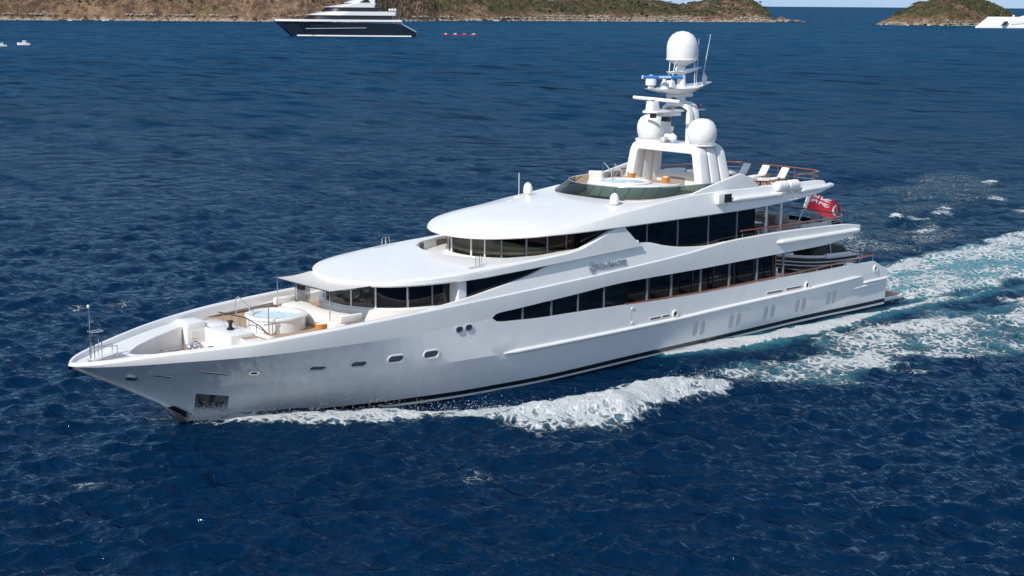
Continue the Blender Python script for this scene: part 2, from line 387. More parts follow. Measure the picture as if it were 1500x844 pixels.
    ch_ = vnoise(B*np.array([.45, 1.2]), .5, 66, 4); fo = np.maximum(fo, q*st*(.46+.46*edge)*(.72+.62*sstep(ch_, .36, .64))); ae = np.maximum(ae, q*np.interp(bx, [55, 120, 190], [1, .8, .5]))
    dz += q*.25*(n1-.4)*np.interp(bx, [55, 62, 190], [1.2, 1, .3])+.35*q*edge*np.interp(bx, [55, 58, 80, 120], [.3, 1, .6, 0])
    # small breaking crests
    for (cx, cy, rr, h_) in ((94.9, 21.9, 1.3, .8), (97, 20.5, 1.8, .2), (102.6, 21.2, 1.7, .25), (106, 23, 1.6, .2), (133.8, 34.7, 1.3, .3), (39.5, -18.9, .9, .28), (62, 14, 2.0, .2), (80, 17, 2.5, .2), (90, 15, 2.0, .2), (120, 25, 2.0, .2), (112, 17, 2.4, .2), (8.3, 32.5, 1.3, .05), (11.5, 31.7, 1.6, .05), (15.5, 31.2, 1.3, .05), (3, 17, 1.0, .05), (-9.3, -7.4, 1.2, .05), (5.3, -17.6, 1.3, .05)):
        d = np.hypot((bx-cx)*.8, (by-cy)*1.1)+(n1-.5)*1.6
        fo = np.maximum(fo, sstep(rr-d, 0, rr*.8)*(.27 if h_ < .1 else .5 if h_ < .3 else .95)); dz += h_*np.exp(-(d/rr)**2)
    Z[box] += dz; foam[box] = fo; aer[box] = np.maximum(ae, .35*fo)
    # scattered small whitecaps over the open sea
    o2 = np.where((Rr.ravel() > 36) & (Rr.ravel() < 1500))[0]; g = vnoise(P[o2], .035, 71, 2)*vnoise(P[o2]*np.array([1, 1]), .33, 81, 3)
    zz = Z[o2]; foam[o2] = np.maximum(foam[o2], .36*sstep(g, .45, .56)*sstep(zz, .08, .3))
    co = np.stack([P[:, 0]+DX, P[:, 1]+DY, Z], 1)
    I = np.arange(nr*na).reshape(nr, na); J = np.roll(I, -1, axis=1)
    F = np.stack([I[:-1], J[:-1], J[1:], I[1:]], -1).reshape(-1, 4)
    me = bpy.data.meshes.new('sea'); me.vertices.add(len(co)); me.vertices.foreach_set('co', co.ravel())
    me.loops.add(F.size); me.loops.foreach_set('vertex_index', F.ravel().astype(np.int32))
    me.polygons.add(len(F)); me.polygons.foreach_set('loop_start', np.arange(0, F.size, 4, dtype=np.int32))
    me.update(calc_edges=True); me.polygons.foreach_set('use_smooth', np.ones(len(F), bool))
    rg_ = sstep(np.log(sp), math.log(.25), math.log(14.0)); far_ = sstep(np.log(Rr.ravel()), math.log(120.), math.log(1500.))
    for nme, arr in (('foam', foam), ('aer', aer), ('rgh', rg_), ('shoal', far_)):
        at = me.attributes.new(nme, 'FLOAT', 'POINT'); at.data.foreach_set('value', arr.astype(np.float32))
    if me.polygons[len(F)//2].normal.z < 0: me.flip_normals()
    o = bpy.data.objects.new('sea', me); COL.objects.link(o); o['kind'] = 'structure'
    return o
def sea_mat():
    m, t, p = mat_new('deep_blue_water')
    tc = t.nodes.new('ShaderNodeTexCoord'); V = tc.outputs['Object']
    def noise(scale, det=3, rough=.55, rot=0, sx=1, sy=1, dist=0):
        mp = t.nodes.new('ShaderNodeMapping'); mp.inputs['Rotation'].default_value = (0, 0, rot); mp.inputs['Scale'].default_value = (sx, sy, 1)
        t.links.new(V, mp.inputs[0]); n = t.nodes.new('ShaderNodeTexNoise'); n.noise_dimensions = '2D'; n.inputs['Scale'].default_value = scale; n.inputs['Detail'].default_value = det
        n.inputs['Roughness'].default_value = rough; n.inputs['Distortion'].default_value = dist; t.links.new(mp.outputs[0], n.inputs['Vector']); return n.outputs[0]
    fa = t.nodes.new('ShaderNodeAttribute'); fa.attribute_name = 'foam'; ae = t.nodes.new('ShaderNodeAttribute'); ae.attribute_name = 'aer'
    # ripples
    h1 = noise(.75, 5, .62, R(-70), 1, .5, .4); h2 = noise(2.6, 4, .6, R(-55), 1, .6, .3); h3 = noise(.16, 4, .6, R(-68), 1, .4, .3)
    h = math_node(t, 'ADD', math_node(t, 'MULTIPLY', h1, .34), math_node(t, 'ADD', math_node(t, 'MULTIPLY', h2, .07), math_node(t, 'MULTIPLY', h3, .8)))
    # lacy foam
    wob = noise(.9, 3, .6, .4, 1, 1, 1.2); vor = t.nodes.new('ShaderNodeTexVoronoi'); vor.voronoi_dimensions = '2D'; vor.feature = 'DISTANCE_TO_EDGE'; vor.inputs['Scale'].default_value = 1.45
    vm = t.nodes.new('ShaderNodeVectorMath'); vm.operation = 'MULTIPLY_ADD'
    nz = t.nodes.new('ShaderNodeTexNoise'); nz.inputs['Scale'].default_value = 1.1; nz.inputs['Detail'].default_value = 4; t.links.new(V, nz.inputs['Vector'])
    t.links.new(nz.outputs[1], vm.inputs[0]); vm.inputs[1].default_value = (1.6, 1.6, 0); t.links.new(V, vm.inputs[2]); t.links.new(vm.outputs[0], vor.inputs['Vector'])
    cell = smap(t, vor.outputs['Distance'], .0, .34, 0, 1)      # 0 on the threads of the lace
    fine = noise(4.2, 6, .75, 1.1)
    thr = math_node(t, 'ADD', math_node(t, 'MULTIPLY', cell, .42), math_node(t, 'ADD', math_node(t, 'MULTIPLY', wob, .55), math_node(t, 'MULTIPLY', math_node(t, 'SUBTRACT', fine, .5), .8)))
    dlt = math_node(t, 'SUBTRACT', math_node(t, 'MULTIPLY', fa.outputs['Fac'], 1.18), thr)
    ff = smap(t, dlt, -.16, .30)
    ff = math_node(t, 'MULTIPLY', ff, smap(t, fa.outputs['Fac'], .02, .12))
    big = noise(.004, 2, .5)
    deep = mixc(t, big, (.0005, .0125, .039), (.0008, .0165, .050))
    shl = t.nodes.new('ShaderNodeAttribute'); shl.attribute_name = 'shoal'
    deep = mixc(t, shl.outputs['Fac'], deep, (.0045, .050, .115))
    aerc = mixc(t, smap(t, math_node(t, 'MULTIPLY', ae.outputs['Fac'], math_node(t, 'ADD', .45, wob)), .05, .85), deep, (.05, .245, .295))
    foamc = mixc(t, smap(t, fine, .3, .7), (.66, .72, .75), (.84, .86, .87))
    veil = math_node(t, 'MULTIPLY', smap(t, math_node(t, 'ADD', fa.outputs['Fac'], math_node(t, 'MULTIPLY', math_node(t, 'SUBTRACT', wob, .5), .5)), .15, 1.05), .55)
    aerc = mixc(t, veil, aerc, (.22, .47, .53))
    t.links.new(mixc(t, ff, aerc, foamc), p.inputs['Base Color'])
    rg = t.nodes.new('ShaderNodeAttribute'); rg.attribute_name = 'rgh'
    rr = math_node(t, 'ADD', .06, math_node(t, 'MULTIPLY', rg.outputs['Fac'], .16))
    p.inputs['Roughness'].default_value = .8; p.inputs['Specular IOR Level'].default_value = 0.0
    # wavelets too small or too far off for the mesh: tilt the normal directly
    def nvec(scale, rot, sx, sy):
        mp = t.nodes.new('ShaderNodeMapping'); mp.inputs['Rotation'].default_value = (0, 0, rot); mp.inputs['Scale'].default_value = (sx, sy, 1); t.links.new(V, mp.inputs[0])
        n = t.nodes.new('ShaderNodeTexNoise'); n.noise_dimensions = '2D'; n.inputs['Scale'].default_value = scale; n.inputs['Detail'].default_value = 2; t.links.new(mp.outputs[0], n.inputs['Vector'])
        v = t.nodes.new('ShaderNodeVectorMath'); v.operation = 'SUBTRACT'; t.links.new(n.outputs[1], v.inputs[0]); v.inputs[1].default_value = (.5, .5, .5); return v.outputs[0]
    va, vb = nvec(.16, R(-68), 1, .45), nvec(.045, R(-62), 1, .4)
    vs = t.nodes.new('ShaderNodeVectorMath'); vs.operation = 'ADD'; t.links.new(va, vs.inputs[0]); t.links.new(vb, vs.inputs[1])
    vk = t.nodes.new('ShaderNodeVectorMath'); vk.operation = 'SCALE'; t.links.new(vs.outputs[0], vk.inputs[0]); t.links.new(math_node(t, 'MULTIPLY', math_node(t, 'MULTIPLY', rg.outputs['Fac'], math_node(t, 'SUBTRACT', 1.0, ff)), 1.5), vk.inputs['Scale'])
    vz = t.nodes.new('ShaderNodeVectorMath'); vz.operation = 'MULTIPLY'; t.links.new(vk.outputs[0], vz.inputs[0]); vz.inputs[1].default_value = (1, 1, 0)
    hf = math_node(t, 'ADD', h, math_node(t, 'MULTIPLY', ff, math_node(t, 'ADD', .08, math_node(t, 'MULTIPLY', fine, .28))))
    b = t.nodes.new('ShaderNodeBump'); b.inputs['Strength'].default_value = 1.0; b.inputs['Distance'].default_value = 1.0
    t.links.new(hf, b.inputs['Height'])
    va_ = t.nodes.new('ShaderNodeVectorMath'); va_.operation = 'ADD'; t.links.new(b.outputs[0], va_.inputs[0]); t.links.new(vz.outputs[0], va_.inputs[1])
    vn = t.nodes.new('ShaderNodeVectorMath'); vn.operation = 'NORMALIZE'; t.links.new(va_.outputs[0], vn.inputs[0]); NRM = vn.outputs[0]
    t.links.new(NRM, p.inputs['Normal'])
    # sky reflection; a wind-roughened sea never reaches a full mirror at grazing angles
    gl = t.nodes.new('ShaderNodeBsdfGlossy'); gl.inputs[0].default_value = (.58, .82, 1, 1); t.links.new(rr, gl.inputs['Roughness']); t.links.new(NRM, gl.inputs['Normal'])
    fr = t.nodes.new('ShaderNodeFresnel'); fr.inputs['IOR'].default_value = 1.33; t.links.new(NRM, fr.inputs['Normal'])
    cap = math_node(t, 'SUBTRACT', .48, math_node(t, 'MULTIPLY', rg.outputs['Fac'], .30))
    fc = math_node(t, 'MULTIPLY', math_node(t, 'MINIMUM', math_node(t, 'MULTIPLY', fr.outputs[0], cap), .5), math_node(t, 'SUBTRACT', 1.0, math_node(t, 'MULTIPLY', ff, .92)))
    ms = t.nodes.new('ShaderNodeMixShader'); t.links.new(fc, ms.inputs[0]); t.links.new(p.outputs[0], ms.inputs[1]); t.links.new(gl.outputs[0], ms.inputs[2])
    t.links.new(ms.outputs[0], t.nodes['Material Output'].inputs['Surface'])
    return m
sea = make_sea(); sea.data.materials.append(sea_mat())

# ------------------------------------------------------------------ islands
FPX = 2200.0
def ray_dir(px):                                    # horizontal unit direction of a column of the view (1500 wide)
    a = math.atan((px-750)*.983/FPX); return math.sin(YAW+a), math.cos(YAW+a), math.cos(a)
def island_mat():
    m, t, p = mat_new('dry_rock_and_scrub')
    tc = t.nodes.new('ShaderNodeTexCoord'); V = tc.outputs['Object']
    def noise(sc, d=5, r=.6):
        n = t.nodes.new('ShaderNodeTexNoise'); n.inputs['Scale'].default_value = sc; n.inputs['Detail'].default_value = d; n.inputs['Roughness'].default_value = r; t.links.new(V, n.inputs['Vector']); return n.outputs[0]
    g = t.nodes.new('ShaderNodeSeparateXYZ'); t.links.new(V, g.inputs[0])
    gx = smap(t, g.outputs[0], 900, 1500)                     # the western cliffs are bare, the eastern slopes green
    a, b, c, d = noise(.035, 6, .7), noise(.12, 5, .7), noise(.011, 3, .5), noise(.38, 4, .7)
    rock = mixc(t, smap(t, a, .38, .62), (.095, .058, .040), (.235, .148, .090))
    rock = mixc(t, smap(t, b, .5, .72), rock, (.30, .23, .15))
    rock = mixc(t, smap(t, b, .34, .46, 1, 0), rock, (.035, .028, .024))
    rock = mixc(t, smap(t, d, .36, .50, .75, 0), rock, (.040, .030, .025))
    rock = mixc(t, smap(t, d, .58, .70, 0, .6), rock, (.33, .25, .17))
    gr = mixc(t, smap(t, b, .35, .65), (.028, .036, .016), (.105, .085, .045))
    k = math_node(t, 'MULTIPLY', smap(t, math_node(t, 'ADD', c, math_node(t, 'ADD', math_node(t, 'MULTIPLY', gx, .16), math_node(t, 'MULTIPLY', math_node(t, 'SUBTRACT', a, .5), .8))), .53, .66), smap(t, g.outputs[2], 5, 14))
    col = mixc(t, k, rock, gr)
    sh = math_node(t, 'MULTIPLY', smap(t, g.outputs[2], 5, 1.5), smap(t, b, .42, .6))
    col = mixc(t, sh, col, (.34, .31, .26))
    wet = smap(t, g.outputs[2], 1.0, .5)
    col = mixc(t, wet, col, (.03, .028, .025))
    col = mixc(t, math_node(t, 'MULTIPLY', smap(t, g.outputs[2], 1.1, .3), smap(t, b, .52, .60)), col, (.75, .78, .80))    # surf
    t.links.new(col, p.inputs['Base Color']); p.inputs['Roughness'].default_value = .95; p.inputs['Specular IOR Level'].default_value = .1
    return m
ISLM = island_mat()
SCRUB = simple('dark_green_scrub', (.038, .050, .020), .9, vary=.45, scale=.05)
ROCKM = simple('pale_grey_boulder', (.30, .27, .22), .9, vary=.35, scale=.2)
HS = {}
def island(name, cols, shore, ridge, depth, seed, n=1000, m=80):
    """shore: distance of the waterline per column; ridge: height of the skyline (m) per column"""
    xs = np.linspace(cols[0], cols[1], n); ts = np.concatenate([[-.04, -.015], np.linspace(0, 1, m)])
    co = []
    for px in xs:
        dx, dy, ca = ray_dir(px); D0 = shore(px); H = ridge(px); dep = depth*min(1, .25+H/30.)
        for t_ in ts:
            D = (D0+t_*dep)/ca*1.0; x, y = CAM.x+dx*D, CAM.y+dy*D
            co.append((x, y, t_, H))
    co = np.array(co); P = co[:, :2]; t_ = co[:, 2]; H = co[:, 3]
    N = vnoise(P, .02, seed, 5); N2 = vnoise(P, .09, seed+9, 4)
    rid = 1-np.abs(2*vnoise(P, .028, seed+20, 4)-1)
    prof = np.interp(t_, [-.04, 0, .02, .06, .16, .4, 1], [-.10, 0, .10, .26, .42, .74, 1.0])
    N3 = 1-np.abs(2*vnoise(P, .085, seed+40, 4)-1); N4 = vnoise(P, .3, seed+50, 3)
    Z = prof*H*(.75+.5*N)+(t_ > 0)*((N2-.5)*np.minimum(5, .35*H)+(rid-.55)*np.minimum(9, .4*H)+(N3-.6)*np.minimum(6.5, .3*H)+(N4-.5)*2.2*np.minimum(1, H/8))*np.minimum(1, t_*16)
    Z = np.where(t_ <= 0, t_*60, np.maximum(Z, -.2))
    mb = MB(); k = len(ts)
    mb.grid([[(P[i*k+j, 0], P[i*k+j, 1], Z[i*k+j]) for j in range(k)] for i in range(n)])
    o = build(name, mb, ISLM, None, smooth=0, merge=False, recalc=False); o['kind'] = 'structure'
    HS[name] = np.stack([P[:, 0], P[:, 1], Z, t_], 1)
    return o
def blob(mb, c, r, rng, flat=.7):
    v = [(0, 0, 1), (.9, 0, .3), (.28, .85, .3), (-.73, .53, .3), (-.73, -.53, .3), (.28, -.85, .3), (.6, .5, -.5), (-.5, .6, -.5), (-.6, -.5, -.5), (.5, -.6, -.5)]
    f = [(0, 1, 2), (0, 2, 3), (0, 3, 4), (0, 4, 5), (0, 5, 1), (1, 6, 2), (2, 7, 3), (3, 8, 4), (4, 9, 5), (5, 9, 1), (1, 9, 6), (2, 6, 7), (3, 7, 8), (4, 8, 9)]
    a = rng.rand()*6.28; ca, sa = math.cos(a), math.sin(a); q = []
    for x, y, z in v:
        s = r*(.65+.7*rng.rand()); q.append((c[0]+s*(x*ca-y*sa), c[1]+s*(x*sa+y*ca), c[2]+s*z*flat))
    mb.add(q, f)
island('headland', (-260, 1130), lin([(-260, 1690), (0, 1735), (400, 1770), (520, 1800), (640, 1980), (760, 2050), (1130, 2110)]),
       lin([(-260, 95), (400, 92), (560, 85), (640, 62), (760, 52), (850, 42), (900, 30), (948, 26), (990, 20), (1015, 22), (1045, 28), (1075, 30), (1095, 27), (1110, 20), (1122, 11), (1130, 1)]), 520, 3)
island('islet', (1281, 1491), lin([(1281, 1880), (1380, 1850), (1491, 1900)]), lin([(1281, .5), (1295, 5), (1320, 14), (1345, 24), (1370, 31), (1410, 33), (1440, 28), (1465, 17), (1483, 9), (1491, .5)]), 150, 8, n=220)
island('skerry', (1131, 1178), lin([(1131, 2190), (1178, 2180)]), lin([(1131, 2), (1141, 7), (1150, 3), (1160, 2), (1166, 3), (1178, .5)]), 20, 15, n=60, m=14)
def scatter(name, src, cnt, rmin, rmax, mat, tlo, thi, zlo, zhi, seed, nsc, nthr, flat=.7):
    h = HS[src]; rng = np.random.RandomState(seed); ok = (h[:, 3] >= tlo) & (h[:, 3] <= thi) & (h[:, 2] > zlo) & (h[:, 2] < zhi)
    ns = vnoise(h[:, :2], nsc, seed, 3); ok &= ns > nthr; c = np.where(ok)[0]; mb = MB()
    for i in rng.choice(c, min(cnt, len(c)*2)):
        x, y, z = h[i, :3]; r_ = rmin+(rmax-rmin)*rng.rand()**2
        blob(mb, (x+rng.normal()*2, y+rng.normal()*2, z+r_*.15), r_, rng, flat)
    o = build(name, mb, mat, None, smooth=0, merge=False, recalc=False); o['kind'] = 'stuff'
    return o
scatter('scrub_bushes', 'headland', 9000, .9, 3.0, SCRUB, .05, 1, 6, 200, 5, .016, .50)
scatter('islet_scrub', 'islet', 700, .8, 2.2, SCRUB, .2, 1, 12, 200, 6, .02, .45, .5)
scatter('shore_boulders', 'headland', 3600, .6, 2.2, ROCKM, .0, .06, -1, 7, 7, .02, .40)
scatter('islet_boulders', 'islet', 500, .6, 1.9, ROCKM, .0, .12, -1, 6, 9, .03, .40)
# ------------------------------------------------------------------ the yacht
Yt = thing('motor_yacht', 'large white three-decked motor yacht under way with foam along its hull', 'yacht')
bS = pchip([(-6.95, 0.0), (-6.6, .62), (-6.0, 1.2), (-5.33, 1.63), (-4.6, 2.02), (-3.7, 2.46), (-2.46, 3.04), (-1.2, 3.62), (.05, 4.13), (1.35, 4.56), (3.5, 5.0), (6, 5.27), (10, 5.45), (16, 5.53), (30, 5.55), (44, 5.5), (50, 5.35), (54, 5.12), (58, 4.9)])
bK2 = pchip([(-4.3, 0.0), (-2, 1.1), (1.1, 2.35), (4.5, 3.55), (10.3, 4.88), (15.4, 5.45), (20, 5.5), (44, 5.47), (50, 5.32), (54, 5.1), (58, 4.9)])
zS = pchip([(-6.95, 4.08), (-6.0, 4.2), (-4.59, 4.34), (-3.69, 4.43), (-1.22, 4.62), (1.42, 4.77), (3.64, 4.92), (6.9, 5.08), (11.4, 5.29), (18.17, 5.58), (25.75, 5.96), (32.33, 6.38), (38.0, 6.87), (42.48, 6.94), (49.46, 6.8), (51.5, 6.55)])
zK1 = pchip([(-6.8, 4.0), (-4.58, 4.01), (-1.71, 4.06), (3.66, 4.10), (9.9, 4.07), (13.6, 4.17), (16.46, 4.30), (16.72, 4.05), (18.39, 3.91), (20.55, 3.81), (23.34, 3.78), (26.84, 3.72), (34.41, 3.60), (42.69, 3.68), (49.71, 3.68), (53.75, 3.61), (58, 3.6)])
zK2 = pchip([(-4.35, 2.61), (1.12, 2.28), (4.53, 2.22), (10.26, 2.13), (15.36, 2.08), (17.4, 2.04), (32.56, 2.18), (34.53, 2.25), (51.93, 2.68), (56, 2.78)])
zMT = pchip([(16.46, 4.36), (16.72, 4.51), (18.39, 4.62), (22.75, 4.89), (27.4, 5.17), (34.33, 5.25), (39.82, 5.37), (42.58, 5.42), (47.16, 5.5), (49.5, 5.72), (51.06, 6.02), (51.5, 6.2)])
zU = pchip([(10.9, 5.28), (13.02, 5.50), (14.98, 5.73), (17.02, 6.05), (19.44, 6.46), (21, 6.85), (24.5, 7.15), (28.69, 7.47), (29.43, 7.42), (30.87, 7.09), (32.6, 6.83), (34.76, 6.71), (36.6, 6.80)])
SIDES = (-1, 1)

# --- hull shell: rows from keel to bulwark top, then down the inside
def hull():
    N = 150; g = np.linspace(0, 1, N)**1.25
    rows = []
    def row(x0, x1, f):
        return [(lambda X: f(X))(x0+(x1-x0)*t) for t in g]
    xs = lambda a, b: [a+(b-a)*t for t in g]
    def mk(x0, x1, by, bz): return [(X, -max(.006, by(X)), bz(X)) for X in xs(x0, x1)]
    bW = bWl
    st = lin([(-2.6, 1.4), (0, 0), (2.61, -4.35), (4.0, -6.72)])    # stem X at height z
    rows.append([(X, 0, -2.2) for X in xs(1.4, 55.0)])
    rows.append(mk(1.0, 55.2, lambda X: .62*bW(X), lambda X: -1.7))
    rows.append(mk(.45, 55.3, lambda X: .93*bW(X-.45) if X < 10 else .93*bW(X), lambda X: -.8))
    rows.append(mk(0, 55.35, lambda X: bW(X-.2), lambda X: 0.0))
    def mid(f):
        def h(i):
            X0, y0, z0 = rows[3][i]; X1, y1, z1 = K2[i]
            return (lerp(X0, X1, f), lerp(y0, y1, f)+.10*math.sin(math.pi*f)*min(1, max(0, (14-X0)/14.)), lerp(z0, z1, f))
        return [h(i) for i in range(N)]
    K2 = mk(-4.3, 55.5, bK2, zK2)
    rows += [mid(.25), mid(.5), mid(.75), K2]
    K1 = mk(-6.72, 53.75, lambda X: bS(X)-.06-(.02 if X < -6 else 0), zK1)
    def mid2(f):
        q = []
        for i in range(N):
            X0, y0, z0 = K2[i]; X1, y1, z1 = K1[i]
            q.append((lerp(X0, X1, f), lerp(y0, y1, f)+.07*math.sin(math.pi*f)*min(1, max(0, (10-X0)/12.)), lerp(z0, z1, f)))
        return q
    rows += [mid2(.33), mid2(.66), K1]
    mb = MB(); nrow = len(rows)
    inner = [(X, min(y*.5, y+.2), z) for X, y, z in K1]; floor = [(X, -max(.003, lerp(bK2(X), bS(X), .35)*.92-.12) if X > -4.0 else y*.25, max(2.55, 3.0+.0*X) if X > -4.0 else z-.16) for X, y, z in K1]
    rows += [inner, floor]
    port = rows; star = [[(X, -y, z) for X, y, z in r_] for r_ in rows]
    secs = []
    for i in range(N):
        s = [r_[i] for r_ in port]; s2 = [r_[i] for r_ in star][::-1]
        secs.append(s+s2[:-1])                                     # one closed ring round the hull
    mb.loop_loft(secs)
    return mb
hull_o = build('hull', hull(), HULLM, Yt, smooth=14, merge=False)
# recesses cut into the hull sides
def stadium(w, h, n=8):
    """rounded slot outline, w across, h tall"""
    r = min(w, h)/2; o = []
    for cx, cy, a0 in ((w/2-r, h/2-r, 0), (-w/2+r, h/2-r, 90), (-w/2+r, -h/2+r, 180), (w/2-r, -h/2+r, 270)):
        for k in range(n+1):
            a = R(a0+90*k/n); p = (cx+r*math.cos(a), cy+r*math.sin(a))
            if not o or math.hypot(o[-1][0]-p[0], o[-1][1]-p[1]) > 1e-4: o.append(p)
    if math.hypot(o[0][0]-o[-1][0], o[0][1]-o[-1][1]) < 1e-4: o.pop()
    return o
from mathutils.bvhtree import BVHTree
bpy.context.view_layer.update()
bvh = BVHTree.FromObject(hull_o, bpy.context.evaluated_depsgraph_get())
def side_frame(X, z, sgn):
    """point on the hull side, its outward normal, and the along / up axes there"""
    loc, nor, i, d = bvh.ray_cast(Vector((X, sgn*12, z)), Vector((0, -sgn, 0)))
    if loc is None: loc, nor = Vector((X, sgn*5.4, z)), Vector((0, sgn, 0))
    if nor.y*sgn < 0: nor = -nor
    a = Vector((1, 0, 0)); a = (a-nor*a.dot(nor)).normalized(); u = nor.cross(a).normalized()
    if u.z < 0: u = -u
    return loc, nor, a, u
def slab(mb, fr, out, d0, d1, mi=0, skew=0.0):
    """a flat outline laid on the hull side, from depth d0 to d1 along the normal"""
    loc, n, a, u = fr; k = len(out)
    v = [loc+a*(x+skew*y)+u*y+n*d for d in (d0, d1) for x, y in out]
    mb.add(v, [tuple(range(k)), tuple(range(2*k-1, k-1, -1))]+[(i, k+i, k+(i+1) % k, (i+1) % k) for i in range(k)], mi)
def ring(mb, fr, oo, oi, d0, d1, mi=0):
    loc, n, a, u = fr; k = len(oo)
    v = [loc+a*x+u*y+n*d for o, d in ((oo, d0), (oo, d1), (oi, d1), (oi, d0)) for x, y in o]
    f = []
    for j in range(4):
        for i in range(k): f.append((j*k+i, j*k+(i+1) % k, ((j+1) % 4)*k+(i+1) % k, ((j+1) % 4)*k+i))
    mb.add(v, f, mi)
PORTS = [(5.19, 2.82), (7.54, 2.79), (9.79, 2.80), (12.08, 2.77)]
OVALS = [(33.99, 1.22), (34.71, 1.22), (37.58, 1.26), (38.32, 1.27), (41.13, 1.38), (41.88, 1.40), (44.55, 1.44), (45.28, 1.46), (48.12, 1.54), (48.80, 1.56)]
cut = MB()
for sgn in SIDES:
    for X, z in PORTS: slab(cut, side_frame(X, z, sgn), stadium(.98, .44), .3, -.13)
    for X, z in OVALS: slab(cut, side_frame(X, z, sgn), stadium(.46, .95), .3, -.085)
    slab(cut, side_frame(.62, 1.02, sgn), [(-.92, -.86), (.92, -.86), (.92, .66), (-.92, .66)], .5, -.22, skew=-.22)
cob = build('cutter', cut, HULLM, None, smooth=0, merge=False)
bo = hull_o.modifiers.new('cut', 'BOOLEAN'); bo.operation = 'DIFFERENCE'; bo.object = cob; bo.solver = 'FAST'
dg = bpy.context.evaluated_depsgraph_get(); dg.update()
nm = bpy.data.meshes.new_from_object(hull_o.evaluated_get(dg)); hull_o.modifiers.clear()
print('hull faces', len(hull_o.data.polygons), '->', len(nm.polygons))
old = hull_o.data; hull_o.data = nm; nm.name = 'hull'; bpy.data.meshes.remove(old); bpy.data.objects.remove(cob)
nm.set_sharp_from_angle(angle=R(14))
PORTGLASS = simple('sky_lit_porthole_glass', (.06, .085, .10), .06)
COVER = simple('pale_vent_cover', (.60, .565, .55), .5)
for sgn in SIDES:
    for X, z in OVALS:
        mb = MB(); slab(mb, side_frame(X, z, sgn), stadium(.455, .945), -.082, -.06); build('oval_vent', mb, COVER, Yt, smooth=0)
    for X, z in PORTS:
        fr = side_frame(X, z, sgn)
        mb = MB(); slab(mb, fr, stadium(.97, .43), -.125, -.10); po = build('porthole', mb, PORTGLASS, Yt, smooth=0)
        mb = MB(); ring(mb, fr, stadium(1.08, .54), stadium(.95, .41), -.05, .045); build('frame', mb, WHITE, po, smooth=40)
    mb = MB(); fr = side_frame(.62, 1.02, sgn)
    slab(mb, fr, [(-.91, -.85), (.91, -.85), (.91, .65), (-.91, .65)], -.215, -.19, skew=-.22)
    pk = build('anchor_pocket', mb, simple('worn_anchor_steel', (.20, .19, .18), .4, .4, vary=.35, scale=4) if sgn < 0 else bpy.data.materials['worn_anchor_steel'], Yt, smooth=0)
    mb = MB(); loc, n, a, u = fr; c = loc-n*.08
    mb.obox(c+u*.02, a*.09, u*.42, n*.07); mb.obox(c-u*.38, a*.62, u*.10, n*.09); mb.obox(c-u*.2+a*.5, (a+u*.6).normalized()*.24, u*.05, n*.08); mb.obox(c-u*.2-a*.5, (a-u*.6).normalized()*.24, u*.05, n*.08)
    build('anchor', mb, DARKMET, pk, smooth=0, bev=.02)

# dark guard along the stem at the waterline
mb = MB(); secs = []
for X, z in ((-1.78, .93), (-1.4, .70), (-.9, .42), (0.0, -.12), (.5, -.6), (1.1, -1.6)):
    xb = X+.55; w = .10+.12*max(0, X+1.0)
    secs.append([(X-.04, 0, z-.02), (xb, -w-.10, z+.02), (xb+.05, 0, z+.06), (xb, w+.10, z+.02)])
mb.loop_loft(secs); build('stem_guard', mb, BLACK, Yt, smooth=40)

# --- rub rails and fender bars (rounded)
def rail_x(name, X0, X1, yf, zf, ry, rz, n=40, mat=WHITE, sgn=-1, taper=.35):
    mb = MB(); secs = []
    for i in range(n+1):
        X = lerp(X0, X1, i/n); e = min(1, max(.02, math.sqrt(min(1, (X-X0+.02)/taper)))), min(1, max(.02, math.sqrt(min(1, (X1-X+.02)/taper)))); k = min(e)
        y, z = yf(X), zf(X)
        secs.append([(X, sgn*(y+ry*k*math.cos(a)), z+rz*k*math.sin(a)) for a in np.linspace(0, 2*math.pi, 12, endpoint=False)])
    mb.loop_loft(secs)
    return build(name, mb, mat, Yt, smooth=60)
for sgn in SIDES:
    rail_x('rub_rail', 17.3, 52.0, lambda X: bK2(X)+.02, lambda X: zK2(X)+.02, .17, .13, sgn=sgn)
    rail_x('rub_rail', 52.3, 55.7, lambda X: bK2(X)+.0, lambda X: 2.18, .15, .11, sgn=sgn)
    rail_x('rub_rail', 51.0, 55.6, lambda X: bK2(X)-.02, lambda X: 1.88+.015*(X-51), .10, .08, sgn=sgn)

# --- forward bulwark with its cap, ledge and inner wall
y5 = lin([(-6.95, 0), (-3.55, 0), (-3.35, .45), (-2.5, 1.25), (-1, 2.15), (1.4, 3.35), (1.9, 4.3), (3, 4.6), (6, 4.85), (16.5, 5.0)])
k4 = lin([(-6.95, .18), (1.4, .26), (2.0, .40), (8, .38), (11, .3), (16.46, .1)])
def bulwark_sec(X, sgn):
    b = bS(X); z = zS(X); rise = .07*min(1, max(0, (11.5-X)/2.)); m = max
    zb = zK1(X); q = y5(X); zf = 3.1 if X > -3.35 else lerp(zb-.02, 3.1, min(1, max(0, (X+3.75)/.4)))
    zf = zf if X < 1.75 else lerp(3.1, 4.2, min(1, (X-1.75)/.35)); hb = lerp(bK2(X), b, min(1, max(0, (zf+.1-2.3)/1.75)))-.15
    p = [(b-.06 if X > -6.6 else b-.01, zb), (b, lerp(zb, z, .55)), (b+.0, z-.05), (b-.03, z+.01), (b-.10, z+rise), (m(b-.30, 0), z+rise), (m(b-.36, 0), z-.02), (m(b-.42, 0), z-k4(X)), (m(0, min(q, b-.45)), z-k4(X)-.09), (m(0, min(q, b-.47, hb)-.03), zf), (m(0, min(q, b-.47, hb)), zf-.05), (m(min(b-.25, hb+.05), 0), zf+.1)]
    return [(X, sgn*max(0, y), zz) for y, zz in p]
